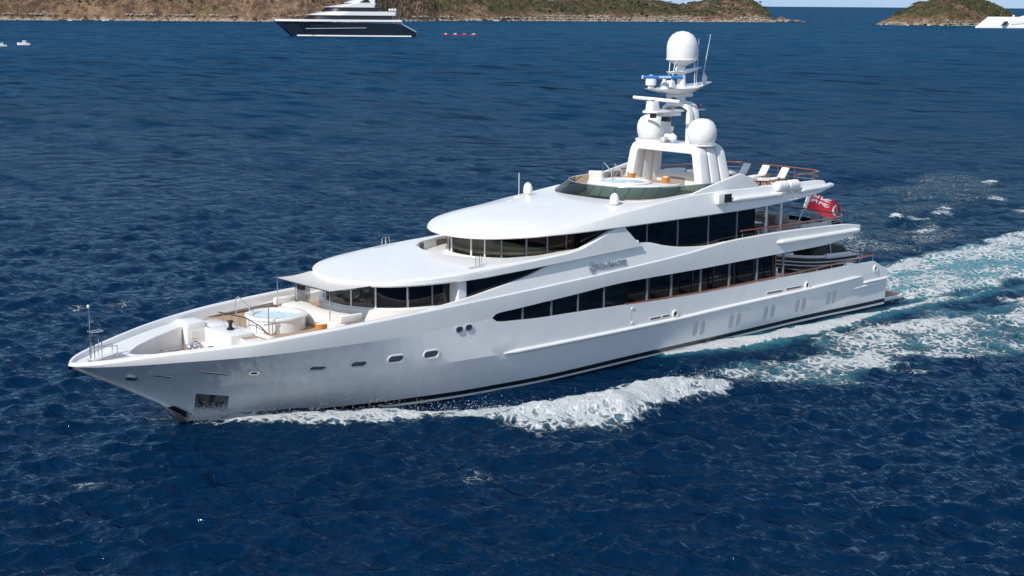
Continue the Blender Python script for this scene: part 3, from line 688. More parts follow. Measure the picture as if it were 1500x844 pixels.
Xs = [-6.95+(16.46+6.95)*t for t in np.linspace(0, 1, 120)**1.3]
mb = MB()
for sgn in SIDES:
    mb.loop_loft([bulwark_sec(X, sgn) for X in Xs])
build('bow_bulwark', mb, WHITE, Yt, smooth=22)

# --- upper deck band: from the top of the main deck windows to the upper bulwark
def band_sec(X):
    b = bS(X); z = zS(X); zb = zMT(X)
    inner = [(b-.2, z), (b-.22, 6.15)] if X > 36 else [(b-.2, z), (b-.35, min(z-.1, 6.15))]
    half = [(0, zb+.03), (b-.34, zb+.03), (b-.05, zb), (b+.0, lerp(zb, z, .5)), (b, z-.055), (b-.015, z-.02), (b-.05, z)]+inner
    zt = 6.15 if X > 36 else min(z-.1, 6.15)
    P = [(X, -y, zz) for y, zz in half]+[(X, 0, zt)]+[(X, y, zz) for y, zz in half[::-1]]
    return P[:-1]
mb = MB(); mb.loop_loft([band_sec(X) for X in np.linspace(16.46, 51.5, 130)])
build('upper_deck_band', mb, WHITE, Yt, smooth=22)
# --- leaning side panel between the band and the upper windows
mb = MB()
for sgn in SIDES:
    secs = []
    for X in np.linspace(10.95, 36.6, 90):
        b, z, u = bS(X), zS(X), max(zU(X), zS(X)+.012); h = u-z
        secs.append([(X, sgn*y, zz) for y, zz in ((b-.085, z-.01), (b-.09-.05*h, z+.35*h), (b-.095-.155*h, u-.03), (b-.13-.155*h, u), (b-.25-.17*h, u), (b-.39-.15*h, z-.1))])
    mb.loop_loft(secs)
build('side_panel', mb, WHITE, Yt, smooth=25)
for sgn in SIDES:
    rail_x('fender_bar', 41.8, 51.4, lambda X: bS(X)+.04, lambda X: 6.23, .24, .17, sgn=sgn)

# --- decks
def deck(name, X0, X1, yf, z, mat=TEAK, n=40):
    mb = MB(); zf = z if callable(z) else (lambda X: z)
    mb.grid([[(X, -yf(X), zf(X)), (X, 0, zf(X)), (X, yf(X), zf(X))] for X in np.linspace(X0, X1, n)])
    return build(name, mb, mat, Yt, smooth=0)
deck('mooring_deck', -3.6, 2.45, lambda X: max(.02, min(y5(X)+.02, lerp(bK2(X), bS(X), .5)-.12)), 3.22)
deck('foredeck', 2.4, 11.5, lambda X: y5(X)+.02, 4.33)
mb = MB(); mb.box(2.38, 2.5, -3.3, 3.3, 3.15, 4.31); build('deck_step', mb, WHITE, Yt, smooth=0)
deck('main_deck', 17.0, 53.6, lambda X: bS(X)-.28, 2.66)
deck('upper_aft_deck', 38.5, 51.3, lambda X: bS(X)-.23, 6.165)
mb = MB(); mb.prism([(55.2, -4.6), (58.3, -4.55), (58.75, -4.2), (58.9, 0), (58.75, 4.2), (58.3, 4.55), (55.2, 4.6)], .22, .5)
sp = build('swim_platform', mb, WHITE, Yt, bev=.05)
mb = MB(); mb.prism([(55.3, -4.45), (58.2, -4.4), (58.6, -4.1), (58.75, 0), (58.6, 4.1), (58.2, 4.4), (55.3, 4.45)], .502, .515); build('teak_top', mb, WOOD, sp, smooth=0)

# --- main deck house and windows
def glass_wall(name, X0, X1, yf, z0, z1, sgn, parent, mat=DARKGLASS, n=20, th=.04):
    mb = MB(); secs = []
    for X in np.linspace(X0, X1, n):
        y = yf(X); a, b = (z0(X) if callable(z0) else z0), (z1(X) if callable(z1) else z1)
        secs.append([(X, sgn*y, a), (X, sgn*y, b), (X, sgn*(y-th), b), (X, sgn*(y-th), a)])
    mb.loop_loft(secs); return build(name, mb, mat, parent, smooth=20)
for sgn in SIDES:
    w = glass_wall('main_deck_window', 16.5, 27.6, lambda X: bS(X)-.16, lambda X: zK1(X)-.15 if X > 16.8 else 4.2, lambda X: zMT(X)+.02 if X > 16.9 else 4.5, sgn, Yt)
    for X in (18.81, 21.09, 23.27, 25.47):
        mb = MB(); mb.box(X-.06, X+.06, sgn*(bS(X)-.15)-.03, sgn*(bS(X)-.15)+.03, zK1(X)-.1, zMT(X)-.003)
        build('mullion', mb, MULL, w, smooth=0)
    w = glass_wall('saloon_window', 27.6, 43.2, lambda X: 4.25, 2.9, 5.6, sgn, Yt)
    for X in np.arange(28.6, 43.2, 2.05):
        mb = MB(); mb.box(X-.05, X+.05, sgn*4.27-.03, sgn*4.27+.03, 2.9, 5.5); build('mullion', mb, DARKMET, w, smooth=0)
    mb = MB(); mb.box(27.6, 43.2, sgn*4.26-.02, sgn*4.26+.02, 3.35, 3.40)
    build('transom_bar', mb, DARKMET, w, smooth=0)
    for X in (29.47, 31.7, 34.49, 37.33, 40.19, 43.0):
        mb = MB(); y = sgn*(bS(X)-.35); mb.tube([(X, y, 2.66), (X, y, zMT(X)+.05)], .085, 10); build('deck_pillar', mb, MULL, Yt)
mb = MB(); mb.box(27.4, 27.58, -4.28, 4.28, 2.66, 5.3); build('saloon_bulkhead', mb, WOOD, Yt, smooth=0)
mb = MB(); mb.box(43.2, 43.35, -4.27, 4.27, 2.66, 5.45); build('saloon_bulkhead', mb, WOOD, Yt, smooth=0)
for sgn in SIDES:
    mb = MB(); mb.box(27.45, 27.6, min(sgn*4.2, sgn*5.3), max(sgn*4.2, sgn*5.3), 2.66, 5.1); build('side_deck_bulkhead', mb, DARKMET, Yt, smooth=0)

# --- wooden-capped handrails
def handrail(name, pts, posts, zf, mat=VARNISH, r=.045, closed=False):
    mb = MB(); mb.tube(pts, r, 8); h = build(name, mb, mat, Yt, smooth=60)
    for p in posts:
        mb = MB(); mb.tube([(p[0], p[1], zf), (p[0], p[1], p[2]-.02)], .025, 6); build('stanchion', mb, CHROME, h)
    return h
zR = lin([(27.5, 3.74), (34.5, 3.68), (42.8, 3.84), (53.7, 4.10)])
for sgn in SIDES:
    ps = [(X, sgn*(bS(X)-.1), zR(X)) for X in np.linspace(27.3, 53.6, 40)]
    mb = MB(); mb.tube(ps, .05, 8); h = build('main_deck_rail', mb, VARNISH, Yt, smooth=60)
    for X in np.arange(36.0, 53.6, 1.75):
        mb = MB(); mb.tube([(X, sgn*(bS(X)-.1), zK1(X)-.02), (X, sgn*(bS(X)-.1), zR(X))], .03, 6); build('stanchion', mb, CHROME, h)
mb = MB(); mb.tube([(53.6, -5.0, 4.1), (53.6, 5.0, 4.1)], .05); h = build('main_deck_rail', mb, VARNISH, Yt)
for y in (-4, -2, 0, 2, 4):
    mb = MB(); mb.tube([(53.6, y, 3.5), (53.6, y, 4.08)], .03, 6); build('stanchion', mb, CHROME, h)
mb = MB(); mb.tube([(38.3, -5.15, 7.3)]+[(X, -5.2, 7.32) for X in (40, 44, 47)]+[(49.6, -5.0, 7.32), (50.5, -4.3, 7.32), (50.75, -2, 7.32), (50.75, 2, 7.32), (50.5, 4.3, 7.32), (49.6, 5.0, 7.32), (47, 5.2, 7.32), (38.3, 5.15, 7.3)], .05); h = build('upper_deck_rail', mb, VARNISH, Yt, smooth=60)
for p in [(38.6, -5.15), (40.2, -5.2), (42.2, -5.2), (44.2, -5.2), (46.2, -5.2), (48.2, -5.1), (49.6, -5.0), (50.5, -4.3), (50.75, -2.2), (50.75, 0), (50.75, 2.2), (50.5, 4.3), (48.2, 5.1), (46.2, 5.2), (44.2, 5.2), (42.2, 5.2), (40.2, 5.2)]:
    mb = MB(); mb.tube([(p[0], p[1], 6.17), (p[0], p[1], 7.3)], .028, 6); build('stanchion', mb, CHROME, h)
mb = MB()
for z in (6.95, 7.13): mb.tube([(40, -5.2, z), (47, -5.2, z), (49.6, -5.0, z), (50.5, -4.3, z), (50.75, -2, z), (50.75, 2, z), (50.5, 4.3, z), (49.6, 5, z), (42, 5.2, z)], .014, 5)
build('wire', mb, CHROME, h)

# --- lounge (forward, upper deck)
W1 = [(9.3, 0), (9.34, .7), (9.55, 1.4), (10.1, 2.4), (10.8, 3.15), (11.6, 3.65), (12.5, 3.98), (13.4, 4.15), (14.3, 4.25)]
def outline(pts, x_end, d=0.0):
    """plan outline symmetric about the centreline: nose curve + straight back"""
    o = []
    n = len(pts)
    for i, (x, y) in enumerate(pts):
        t = Vector((pts[min(i+1, n-1)][0]-pts[max(i-1, 0)][0], pts[min(i+1, n-1)][1]-pts[max(i-1, 0)][1])).normalized()
        if i == 0: t = Vector((0, 1))
        o.append((x-t.y*d, y+t.x*d))
    star = o[1:]; port = [(x, -y) for x, y in star[::-1]]
    return [(x_end, -o[-1][1])]+port+[o[0]]+star+[(x_end, o[-1][1])]
def dense(pts, k=4):
    t = np.arange(len(pts)); fx = pchip(list(zip(t, [p[0] for p in pts]))); fy = pchip(list(zip(t, [p[1] for p in pts])))
    return [(fx(q), fy(q)) for q in np.linspace(0, len(pts)-1, (len(pts)-1)*k+1)]
W1d = dense(W1)
mb = MB(); mb.prism(outline(W1d, 17, .30), 4.3, 5.16); mb.prism(outline(W1d, 17, .10), 5.162, 5.24); build('lounge_coaming', mb, WHITE, Yt, smooth=30)
mb = MB(); mb.prism(outline(W1d, 15.2, 0), 5.242, 6.62); lw = build('lounge_window', mb, DARKGLASS, Yt, smooth=30)
for (x, y, wd, m_) in ((9.5, 1.25, .05, WHITE), (10.24, 2.58, .05, WHITE), (11.67, 3.69, .07, CHROME), (13.1, 4.1, .05, MULL)):
    for sgn in SIDES:
        mb = MB(); mb.tube([(x-.03, sgn*(y+.04), 5.24), (x-.03, sgn*(y+.04), 6.6)], wd, 8); build('mullion', mb, m_, lw)
for sgn in SIDES:
    mb = MB(); mb.box(14.25, 14.85, min(sgn*4.2, sgn*5.05), max(sgn*4.2, sgn*5.05), 4.5, 6.75); build('lounge_pillar', mb, WHITE, Yt, smooth=0, bev=.04)
    glass_wall('wedge_window', 14.86, 21, lambda X: bS(X)-.42, 5.3, 6.95, sgn, Yt)

# --- lounge roof with the sunken walkway round the wheelhouse
bR1 = pchip([(8.95, 0.0), (8.98, .6), (9.08, 1.3), (9.3, 2.1), (9.7, 3.0), (10.4, 3.85), (11.5, 4.55), (13, 5.05), (15, 5.35), (18, 5.46), (29, 5.46)])
zl1 = lin([(8.95, 6.5), (14, 6.62), (16, 6.66), (19.4, 6.84), (28.6, 7.27), (30, 7.3)])
zc1 = pchip([(8.95, 6.74), (11, 6.90), (14, 7.06), (16, 7.19), (18, 7.30), (20.6, 7.42), (23.5, 7.58), (30, 7.7)])
wellY = lin([(8.9, 0), (16.5, 0), (16.53, .8), (16.75, 1.7), (17.3, 2.95), (18.5, 4.05), (20.5, 4.7), (24, 4.95), (30, 4.95)])
def roof1_sec(X):
    b = bR1(X); zl, zc = zl1(X), zc1(X); yi = wellY(X); cr = .20*min(1, max(0, (X-8.95)/3.))**.7
    top = lambda y: zc+(cr if X < 18 else cr*max(0, 1-(X-18)/4.))*(1-(y/max(b, .01))**2)
    half = [(max(b-.25, 0), zl), (max(b-.06, 0), zl+.02), (b, zl+.10), (max(b-.03, 0), zc-.05), (max(b-.14, 0), zc+.01)]
    y0 = max(b-.14, 0)
    for f in (.12, .3, .5, .7, .86, 1): half.append((lerp(y0, min(yi, y0-.001) if y0 > .001 else 0, f), top(lerp(y0, min(yi, max(0, y0-.001)), f))))
    ye = half[-1][0]; half.append((ye, 6.36 if yi > .01 else half[-1][1]))
    P = [(X, -y, z) for y, z in half]+[(X, y, z) for y, z in half[::-1]]
    return P
mb = MB(); mb.loop_loft([roof1_sec(X) for X in list(8.95+np.linspace(0, 1, 40)**2*4)+list(np.linspace(13.1, 16.49, 14))+list(np.linspace(16.52, 28.4, 60))])
build('lounge_roof', mb, WHITE, Yt, smooth=28)
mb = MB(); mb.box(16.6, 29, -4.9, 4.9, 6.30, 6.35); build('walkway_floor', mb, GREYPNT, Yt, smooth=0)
# walkway inner lining on the forward curve; taupe darkened to carry its shade
mb = MB(); cv = [(16.53, .0), (16.56, .8), (16.78, 1.68), (17.33, 2.92), (18.53, 4.0), (20.5, 4.66), (24, 4.91)]
cvd = dense(cv); mb.grid([[(x, s_*y, 6.36), (x, s_*y, 7.27)] for s_, seq in ((-1, cvd[::-1]), (1, cvd[1:])) for x, y in seq]); build('walkway_lining', mb, simple('taupe_lining_and_shade', (.17, .15, .14), .7), Yt, smooth=30)
for sgn in SIDES:    # boarding ladder hoops on the lounge roof
    mb = MB()
    for d in (0, .26): mb.tube([(15.9+d, sgn*4.62, 7.15), (15.9+d, sgn*4.57, 7.78), (16.1+d, sgn*4.5, 7.86), (16.2+d, sgn*4.45, 7.2)], .022, 6)
    build('ladder_hoop', mb, CHROME, Yt)
    mb = MB(); mb.prism([(15.95+.75*math.cos(a), sgn*4.72+.17*math.sin(a)) for a in np.linspace(0, 6.283, 20, endpoint=False)], 7.16, 7.262); build('ladder_recess', mb, simple('pale_grey_recess', (.5, .5, .5), .6) if sgn < 0 else bpy.data.materials['pale_grey_recess'], Yt, smooth=0)

# --- side wing (fin) rising from the lounge roof edge
wzb = lin([(14.0, 6.63), (19.4, 6.85), (24, 7.06), (28.6, 7.28)])
wzt = lin([(14.0, 7.0), (18, 7.26), (20.6, 7.40), (22.3, 7.50), (23.5, 7.67), (24.73, 8.07), (25.9, 8.48), (26.8, 8.72), (26.98, 8.74), (27.1, 8.70), (28.5, 7.38), (28.6, 7.30)])
for sgn in SIDES:
    mb = MB(); secs = []
    for X in list(np.linspace(14.0, 26.7, 60))+[26.8, 26.9, 26.98, 27.05, 27.1, 27.5, 28.0, 28.45, 28.5, 28.56, 28.6]:
        yo = bR1(X)+.004+.05*min(1, max(0, (X-14)/7.)); lo, hi = wzb(X), wzt(X)-.012
        secs.append([(X, sgn*y, z) for y, z in ((yo-.4, lo), (yo-.03, lo), (yo, lo+.03), (yo-.05*(hi-lo), max(lo+.04, hi-.06)), (yo-.03-.05*(hi-lo), max(lo+.05, hi-.02)), (yo-.08-.05*(hi-lo), max(lo+.055, hi)), (yo-.3-.1*(hi-lo), max(lo+.055, hi)))])
    mb.loop_loft(secs); build('side_wing', mb, WHITE, Yt, smooth=28)

# --- wheelhouse
W2 = [(18.5, 0), (18.54, .6), (18.75, 1.4), (19.25, 2.3), (20.0, 3.05), (20.9, 3.6), (22.1, 4.05), (24, 4.4), (26, 4.6)]
W2d = dense(W2)
mb = MB(); mb.prism(outline(W2d, 30, .32), 6.35, 6.72); mb.prism(outline(W2d, 30, .14), 6.722, 7.12); build('wheelhouse_base', mb, WHITE, Yt, smooth=30, bev=.05)
wo = outline(W2d, 29, 0)
mb = MB(); mb.grid([[(x, y, 7.1), (x, y, 8.62)] for x, y in wo[1:-1]]); ww = build('wheelhouse_window', mb, WHGLASS, Yt, smooth=30)
for i, ((x, y), m_, wd) in enumerate((((18.55, .95), WHITE, .06), ((18.95, 1.75), WHITE, .05), ((19.55, 2.6), MULL, .06), ((20.75, 3.5), MULL, .07), ((22.0, 4.0), MULL, .06), ((23.3, 4.27), MULL, .05))):
    for sgn in SIDES:
        mb = MB(); mb.tube([(x-.02, sgn*y, 7.1), (x-.02, sgn*y, 8.6)], wd, 8); build('mullion', mb, m_, ww)
mb = MB(); mb.prism(outline(W2d, 29, -.06), 7.1, 7.22); build('sill', mb, BLACK, ww, smooth=0)
mb = MB(); mb.prism(outline(W2d, 22.5, -.30), 7.222, 7.42); build('helm_console', mb, BEIGE, Yt, smooth=0, bev=.03)
mb = MB(); mb.box(23.8, 24.0, -4.3, 4.3, 7.1, 8.7); build('wheelhouse_bulkhead', mb, WOOD, Yt, smooth=0)
mb = MB(); mb.box(24.02, 29, -4.2, 4.2, 7.1, 8.6); build('wheelhouse_aft_cabin', mb, DARKMET, Yt, smooth=0)

# --- upper saloon windows
for sgn in SIDES:
    w = glass_wall('upper_saloon_window', 23.9, 39.9, lambda X: 4.85+min(.17, max(0, (X-23.9)*.1)), 6.2, lambda X: 8.95, sgn, Yt)
    for X in (27.3, 29.5, 32.33, 35.27, 38.1):
        mb = MB(); mb.box(X-.055, X+.055, sgn*5.04-.03, sgn*5.04+.03, 6.3, 8.75); build('mullion', mb, MULL, w, smooth=0)
mb = MB(); mb.box(39.85, 40.0, -5.0, 5.0, 6.17, 8.85); build('upper_saloon_bulkhead', mb, DARKGLASS, Yt, smooth=0)

# --- wheelhouse roof running aft into the sun deck
bR2 = pchip([(17.35, 0.0), (17.38, .6), (17.5, 1.4), (17.8, 2.3), (18.4, 3.25), (19.3, 4.1), (20.5, 4.85), (22, 5.3), (24, 5.5), (28, 5.56), (44, 5.45), (46.5, 5.2), (47.8, 4.95), (48.5, 4.6)])
zl2 = pchip([(17.35, 8.36), (20.3, 8.52), (21.5, 8.58), (27, 8.63), (32, 8.68), (37.7, 8.74), (40.7, 8.82), (43.6, 9.0), (47.2, 9.3), (48.5, 9.5)])
zc2 = pchip([(17.35, 8.58), (19.5, 8.74), (21.7, 8.92), (24.5, 9.17), (26.6, 9.44), (28.9, 9.68), (31.6, 9.98), (34.1, 10.13), (37, 10.16), (46, 10.12), (47.8, 10.0), (48.5, 9.75)])
zm2 = pchip([(17.35, 8.62), (18.5, 9.02), (20, 9.38), (22, 9.66), (24, 9.80), (26, 9.88), (28.95, 9.94), (32, 10.03), (36, 10.14)])
yG = lin([(17, 0), (28.40, 0), (28.43, .85), (28.57, 1.75), (28.85, 2.65), (29.35, 3.48), (30.1, 4.08), (31.2, 4.44), (33, 4.56), (36, 4.66), (38, 4.85), (48.6, 4.75)])
LEAN = lin([(17.35, .10), (19, .16), (22, .24), (26, .32), (48.5, .40)])
def roof2_sec(X):
    b, zl, zc = bR2(X), zl2(X), zc2(X); le = LEAN(X); yi = yG(X); m = max
    half = [(m(b-.45, 0), zl+.02), (m(b-.06, 0), zl), (b, zl+.06), (m(b-.25*le, 0), lerp(zl, zc, .45)), (m(b-.8*le, 0), zc-.04), (m(b-le, 0), zc)]
    y0 = m(b-le, 0); ye = min(yi, max(0, y0-.12 if X > 30 else y0-.001))
    if yi > 0 and X < 36.2:
        for f in (.15, .35, .55, .75, .9, 1): y = lerp(y0, ye, f); half.append((y, lerp(zc, max(zc, zm2(X)), 1-(y/max(y0, .01))**2)))
    elif X < 29:
        for f in (.15, .35, .55, .75, .9, 1): y = lerp(y0, 0, f); half.append((y, lerp(zc, zm2(X), 1-(y/max(y0, .01))**2)))
    else:
        for f in (.15, .35, .55, .75, .9, 1): half.append((lerp(y0, ye, f), zc))
    ye = half[-1][0]; half.append((ye, 9.48 if yi > 0 else half[-1][1])); half.append((0, 9.46 if yi > 0 else half[-1][1]))
    return [(X, -y, z) for y, z in half]+[(X, y, z) for y, z in half[::-1][1:]]
mb = MB(); mb.loop_loft([roof2_sec(X) for X in list(17.35+np.linspace(0, 1, 40)**2*4)+list(np.linspace(21.5, 28.39, 24))+list(np.linspace(28.43, 30.2, 16))+list(np.linspace(30.4, 48.5, 76))])
build('wheelhouse_roof', mb, WHITE, Yt, smooth=24)
deck('sun_deck', 28.9, 48.2, lambda X: max(.1, yG(X)-.02), 9.5)
for sgn in SIDES:
    rail_x('fender_bar', 36.8, 42.5, lambda X: bR2(X)+.0, lambda X: 9.55, .28, .17, sgn=sgn)
    rail_x('fender_bar', 44.0, 48.9, lambda X: bR2(min(X, 48.4))+.0, lambda X: 9.62, .26, .17, sgn=sgn)
    mb = MB(); mb.plate_xz([(33.2, 10.08), (34.1, 10.30), (35.9, 10.70), (37.5, 11.03), (38.25, 11.18), (38.5, 11.14), (39.5, 10.62), (40.3, 10.14)], *sorted((sgn*4.95, sgn*5.15)))
    build('sun_deck_fin', mb, WHITE, Yt, smooth=25, bev=.04, segs=3)
    mb = MB(); mb.box(35.45, 36.7, *sorted((sgn*5.0, sgn*5.72)), 9.36, 10.08); nb = build('nav_light_box', mb, WHITE, Yt, smooth=30, bev=.06, segs=3)
    mb = MB(); mb.box(36.0, 36.71, *sorted((sgn*5.3, sgn*5.726)), 9.45, 10.0); build('nav_light', mb, BLACK, nb, smooth=0)
# roof hatch and small domes
mb = MB(); mb.box(24.4, 26.9, .3, 2.6, 9.62, 9.70, dx=.05, dy=.05); build('roof_hatch', mb, WHITE2, Yt, bev=.02)
def small_dome(x, y, z, r=.30):
    mb = MB(); mb.lathe([(r*.55, 0), (r*.6, .18), (r, .22), (r*1.02, .45), (r*.95, .6), (r*.75, .76), (r*.4, .87), (.02, .91)], (x, y, z), 20); return build('satellite_dome', mb, WHITE2, Yt, smooth=50)
small_dome(28.0, -3.6, 9.60); small_dome(27.0, 3.5, 9.68)
mb = MB(); mb.box(27.3, 27.8, -4.0, -3.4, 9.56, 9.68); mb.tube([(27.35, -3.9, 9.65), (27.35, -3.5, 9.8)], .03); build('dome_bracket', mb, WHITE2, Yt, bev=.01)
mb = MB(); mb.tube([(26.3, 3.6, 9.6), (26.3, 3.6, 11.25)], .022, 6); mb.box(26.1, 26.5, 3.4, 3.8, 9.58, 9.7); build('whip_antenna', mb, WHITE2, Yt)
# ------------------------------------------------------------------ sun deck
GB = dense([(28.44, 0), (28.47, .85), (28.60, 1.75), (28.88, 2.65), (29.38, 3.46), (30.13, 4.05), (31.2, 4.41), (33.0, 4.53), (35.2, 4.62), (37.0, 4.74)], 3)
GT = dense([(29.2, 0), (29.24, .8), (29.4, 1.6), (29.75, 2.4), (30.35, 3.15), (31.2, 3.75), (32.2, 4.12), (33.8, 4.38), (35.7, 4.52), (37.4, 4.68)], 3)
gz = lambda x: zm2(min(x, 35.9))-.02
mb = MB(); rb = []; rt = []
for s_, seq in ((-1, list(zip(GB, GT))[::-1]), (1, list(zip(GB, GT))[1:])):
    for (a, b) in seq: rb.append((a[0], s_*a[1], gz(a[0]))); rt.append((b[0], s_*b[1], 10.62))
mb.grid([rb, rt]); ws = build('windscreen', mb, GREENGLASS, Yt, smooth=30)
mb = MB(); mb.tube(rt, .03, 6); build('top_rail', mb, CHROME, ws, smooth=60)
for i in range(1, len(rb)-1, 3):
    mb = MB(); mb.tube([rb[i], rt[i]], .022, 6); build('mullion', mb, DARKMET, ws)
# spa pool on its raised platform
mb = MB(); pl = [(35.2, -2.6), (34.4, -2.9), (32.6, -2.85), (31.4, -2.45), (30.65, -1.7), (30.25, -.8), (30.2, 0), (30.25, .8), (30.65, 1.7), (31.4, 2.45), (32.6, 2.85), (34.4, 2.9), (35.2, 2.6)]
mb.prism(pl, 9.5, 10.50); sj = build('spa_pool', mb, WHITE, Yt, smooth=30, bev=.05)
mb = MB(); mb.lathe([(1.75, 0), (1.8, .1), (1.72, .16), (1.55, .16), (1.45, .08), (1.4, -.02)], (32.5, 0, 10.49), 40); build('rim', mb, WHITE, sj, smooth=40)
WATERB = simple('pale_pool_water', (.55, .76, .78), .08, vary=.22, scale=3, bump=.3)
mb = MB(); mb.lathe([(0.01, 0), (1.42, 0), (1.42, .02), (.01, .02)], (32.5, 0, 10.56), 40); build('pool_water', mb, WATERB, sj, smooth=0)
mb = MB(); mb.box(34.15, 35.15, -2.5, 2.5, 10.502, 10.53); build('teak_shelf', mb, TEAK, sj, smooth=0)
for y in (.1, 1.1):
    mb = MB(); mb.tube([(31.5, y, 10.5), (31.5, y, 11.75), (31.62, y, 11.8), (32.3, y, 11.2), (32.35, y, 10.6)], .03, 6); build('grab_rail', mb, CHROME, sj, smooth=60)
def basket(loc, label, grp=None, r=.3):
    t = thing('basket', label, 'basket', loc, 0, grp)
    mb = MB(); mb.lathe([(r*.78, 0), (r*.95, .2), (r*1.0, .28), (r*1.06, .30), (r*1.06, .34), (r*.95, .34), (r*.9, .24), (r*.72, .05)], (0, 0, 0), 24); build('bowl', mb, ORANGE, t, smooth=30)
    mb = MB(); mb.lathe([(r*.9, .24), (r*.8, .30), (r*.45, .36), (.02, .38)], (0, 0, 0), 12); build('towels', mb, CUSH, t, smooth=50)
basket((34.75, 1.6, 10.532), 'orange basket on the teak shelf behind the upper spa pool, nearest the far arch leg', 'towel baskets')
basket((34.75, -1.6, 10.532), 'orange basket on the teak shelf behind the upper spa pool, nearest the camera', 'towel baskets')
# padded back rest ahead of the spa
t = thing('sun_pad', 'white padded back rest standing ahead of the sun deck spa pool on the far side', 'sun pad', (31.75, 1.95, 10.5), R(40))
mb = MB(); mb.obox((0, 0, .36), (.09, 0, .05), (0, .5, 0), (-.16, 0, .30)); build('cushion', mb, CUSH, t, bev=.06, segs=3)
mb = MB(); mb.box(-.2, .35, -.48, .48, 0.003, .16); build('base', mb, WHITE, t, bev=.04)
# bar counter
mb = MB(); mb.box(38.7, 39.5, -.6, 3.7, 9.5, 10.55); b_ = build('bar', mb, WHITE, Yt, bev=.04)
mb = MB(); mb.box(38.55, 39.6, -.75, 3.8, 10.552, 10.63); build('worktop', mb, WHITE2, b_, bev=.02)
mb = MB(); mb.box(38.66, 38.698, .3, 1.9, 9.7, 10.35); build('cabinet_door', mb, GREYPNT, b_, smooth=0)
mb = MB(); mb.tube([(39.0, 1.2, 10.63), (39.0, 1.2, 10.95), (38.85, 1.2, 11.0), (38.75, 1.2, 10.9)], .02, 6); build('tap', mb, CHROME, b_)
mb = MB(); mb.box(36.4, 38.0, 2.0, 3.4, 9.5, 9.95); mb.box(36.4, 36.7, 2.0, 3.4, 9.95, 10.35); build('bench', mb, WHITE, Yt, bev=.06)
mb = MB()
mb.grid([[(41.2+1.3*math.cos(a), 3.1+1.3*math.sin(a), 9.5), (41.2+1.3*math.cos(a), 3.1+1.3*math.sin(a), 10.3), (41.2+1.1*math.cos(a), 3.1+1.1*math.sin(a), 10.55), (41.2+.9*math.cos(a), 3.1+.9*math.sin(a), 10.3), (41.2+.85*math.cos(a), 3.1+.85*math.sin(a), 9.5)] for a in np.linspace(R(20), R(200), 20)]); build('curved_settee', mb, WHITE2, Yt, smooth=40)
# sun deck rail
rp = [(36.9, 4.75, 10.75), (40, 4.8, 10.68), (43, 4.75, 10.62), (46, 4.7, 10.6), (47.6, 4.3, 10.6), (48.25, 3.4, 10.6), (48.4, 1.5, 10.6), (48.4, -1.5, 10.6), (48.25, -3.4, 10.6), (47.6, -4.3, 10.6), (46.6, -4.6, 10.6), (44.6, -4.7, 10.6)]
mb = MB(); mb.tube(rp, .05, 8); h = build('sun_deck_rail', mb, VARNISH, Yt, smooth=60)
for p in [(38.5, 4.78), (40, 4.8), (41.5, 4.78), (43, 4.75), (44.5, 4.72), (46, 4.7), (47.6, 4.3), (48.25, 3.4), (48.4, 1.5), (48.4, 0), (48.4, -1.5), (48.25, -3.4), (47.6, -4.3), (46.6, -4.6), (44.8, -4.7)]:
    mb = MB(); mb.tube([(p[0], p[1], 9.5), (p[0], p[1], 10.6)], .028, 6); build('stanchion', mb, WOOD, h)
mb = MB()
for z in (9.95, 10.25): mb.tube([(x, y, z) for x, y, _ in rp[1:]], .014, 5)
build('wire', mb, CHROME, h)
# loungers on the sun deck
def lounger(loc, rz, label):
    t = thing('sun_lounger', label, 'sun lounger', loc, rz, 'sun loungers on the top deck')
    mb = MB(); mb.box(-.95, .95, -.33, .33, .26, .32); build('frame', mb, WOOD, t, smooth=0)
    for x in (-.85, .55):
        for y in (-.3, .3):
            mb = MB(); mb.box(x-.03, x+.03, y-.03, y+.03, 0, .26); build('leg', mb, WOOD, t, smooth=0)
    mb = MB(); mb.box(-.95, .38, -.33, .33, .322, .44); build('mattress', mb, CUSH, t, bev=.04, segs=2)
    mb = MB(); mb.obox((.66, 0, .72), (.05, 0, -.035), (0, .33, 0), (.27, 0, .36)); build('backrest', mb, CUSH, t, bev=.03, segs=2)
    return t
l0 = lounger((47.1, 2.6, 9.505), 0, 'white sun lounger with raised back, farthest of the three from the liferaft canisters')
dup(l0, (47.1, .8, 9.505), 0, 'white sun lounger with raised back, middle one of the three along the aft rail')
dup(l0, (47.0, -1.1, 9.505), 0, 'white sun lounger with raised back, nearest the liferaft canisters of the three')
# wooden table and chairs on the sun deck
def chair(loc, rz, label, grp, cush=CUSH):
    t = thing('deck_chair', label, 'chair', loc, rz, grp)
    mb = MB(); mb.box(-.24, .24, -.24, .24, .40, .44); build('seat', mb, WOOD, t, smooth=0)
    mb = MB(); mb.box(-.22, .22, -.22, .22, .442, .50); build('cushion', mb, cush, t, bev=.02)
    for x in (-.22, .22):
        for y in (-.22, .22):
            mb = MB(); mb.tube([(x, y, 0), (x, y, .40 if x > 0 else .62)], .022, 6); build('leg', mb, WOOD, t)
    mb = MB(); mb.tube([(-.22, -.22, .5), (-.30, -.23, .9), (-.30, .23, .9), (-.22, .22, .5)], .024, 6)
    for k in range(4): mb.box(-.29, -.255, -.2, .2, .52+.09*k, .57+.09*k)
    for y in (-.23, .23): mb.tube([(-.24, y, .64), (.2, y, .62)], .024, 6)
    build('backrest', mb, WOOD, t)
    return t
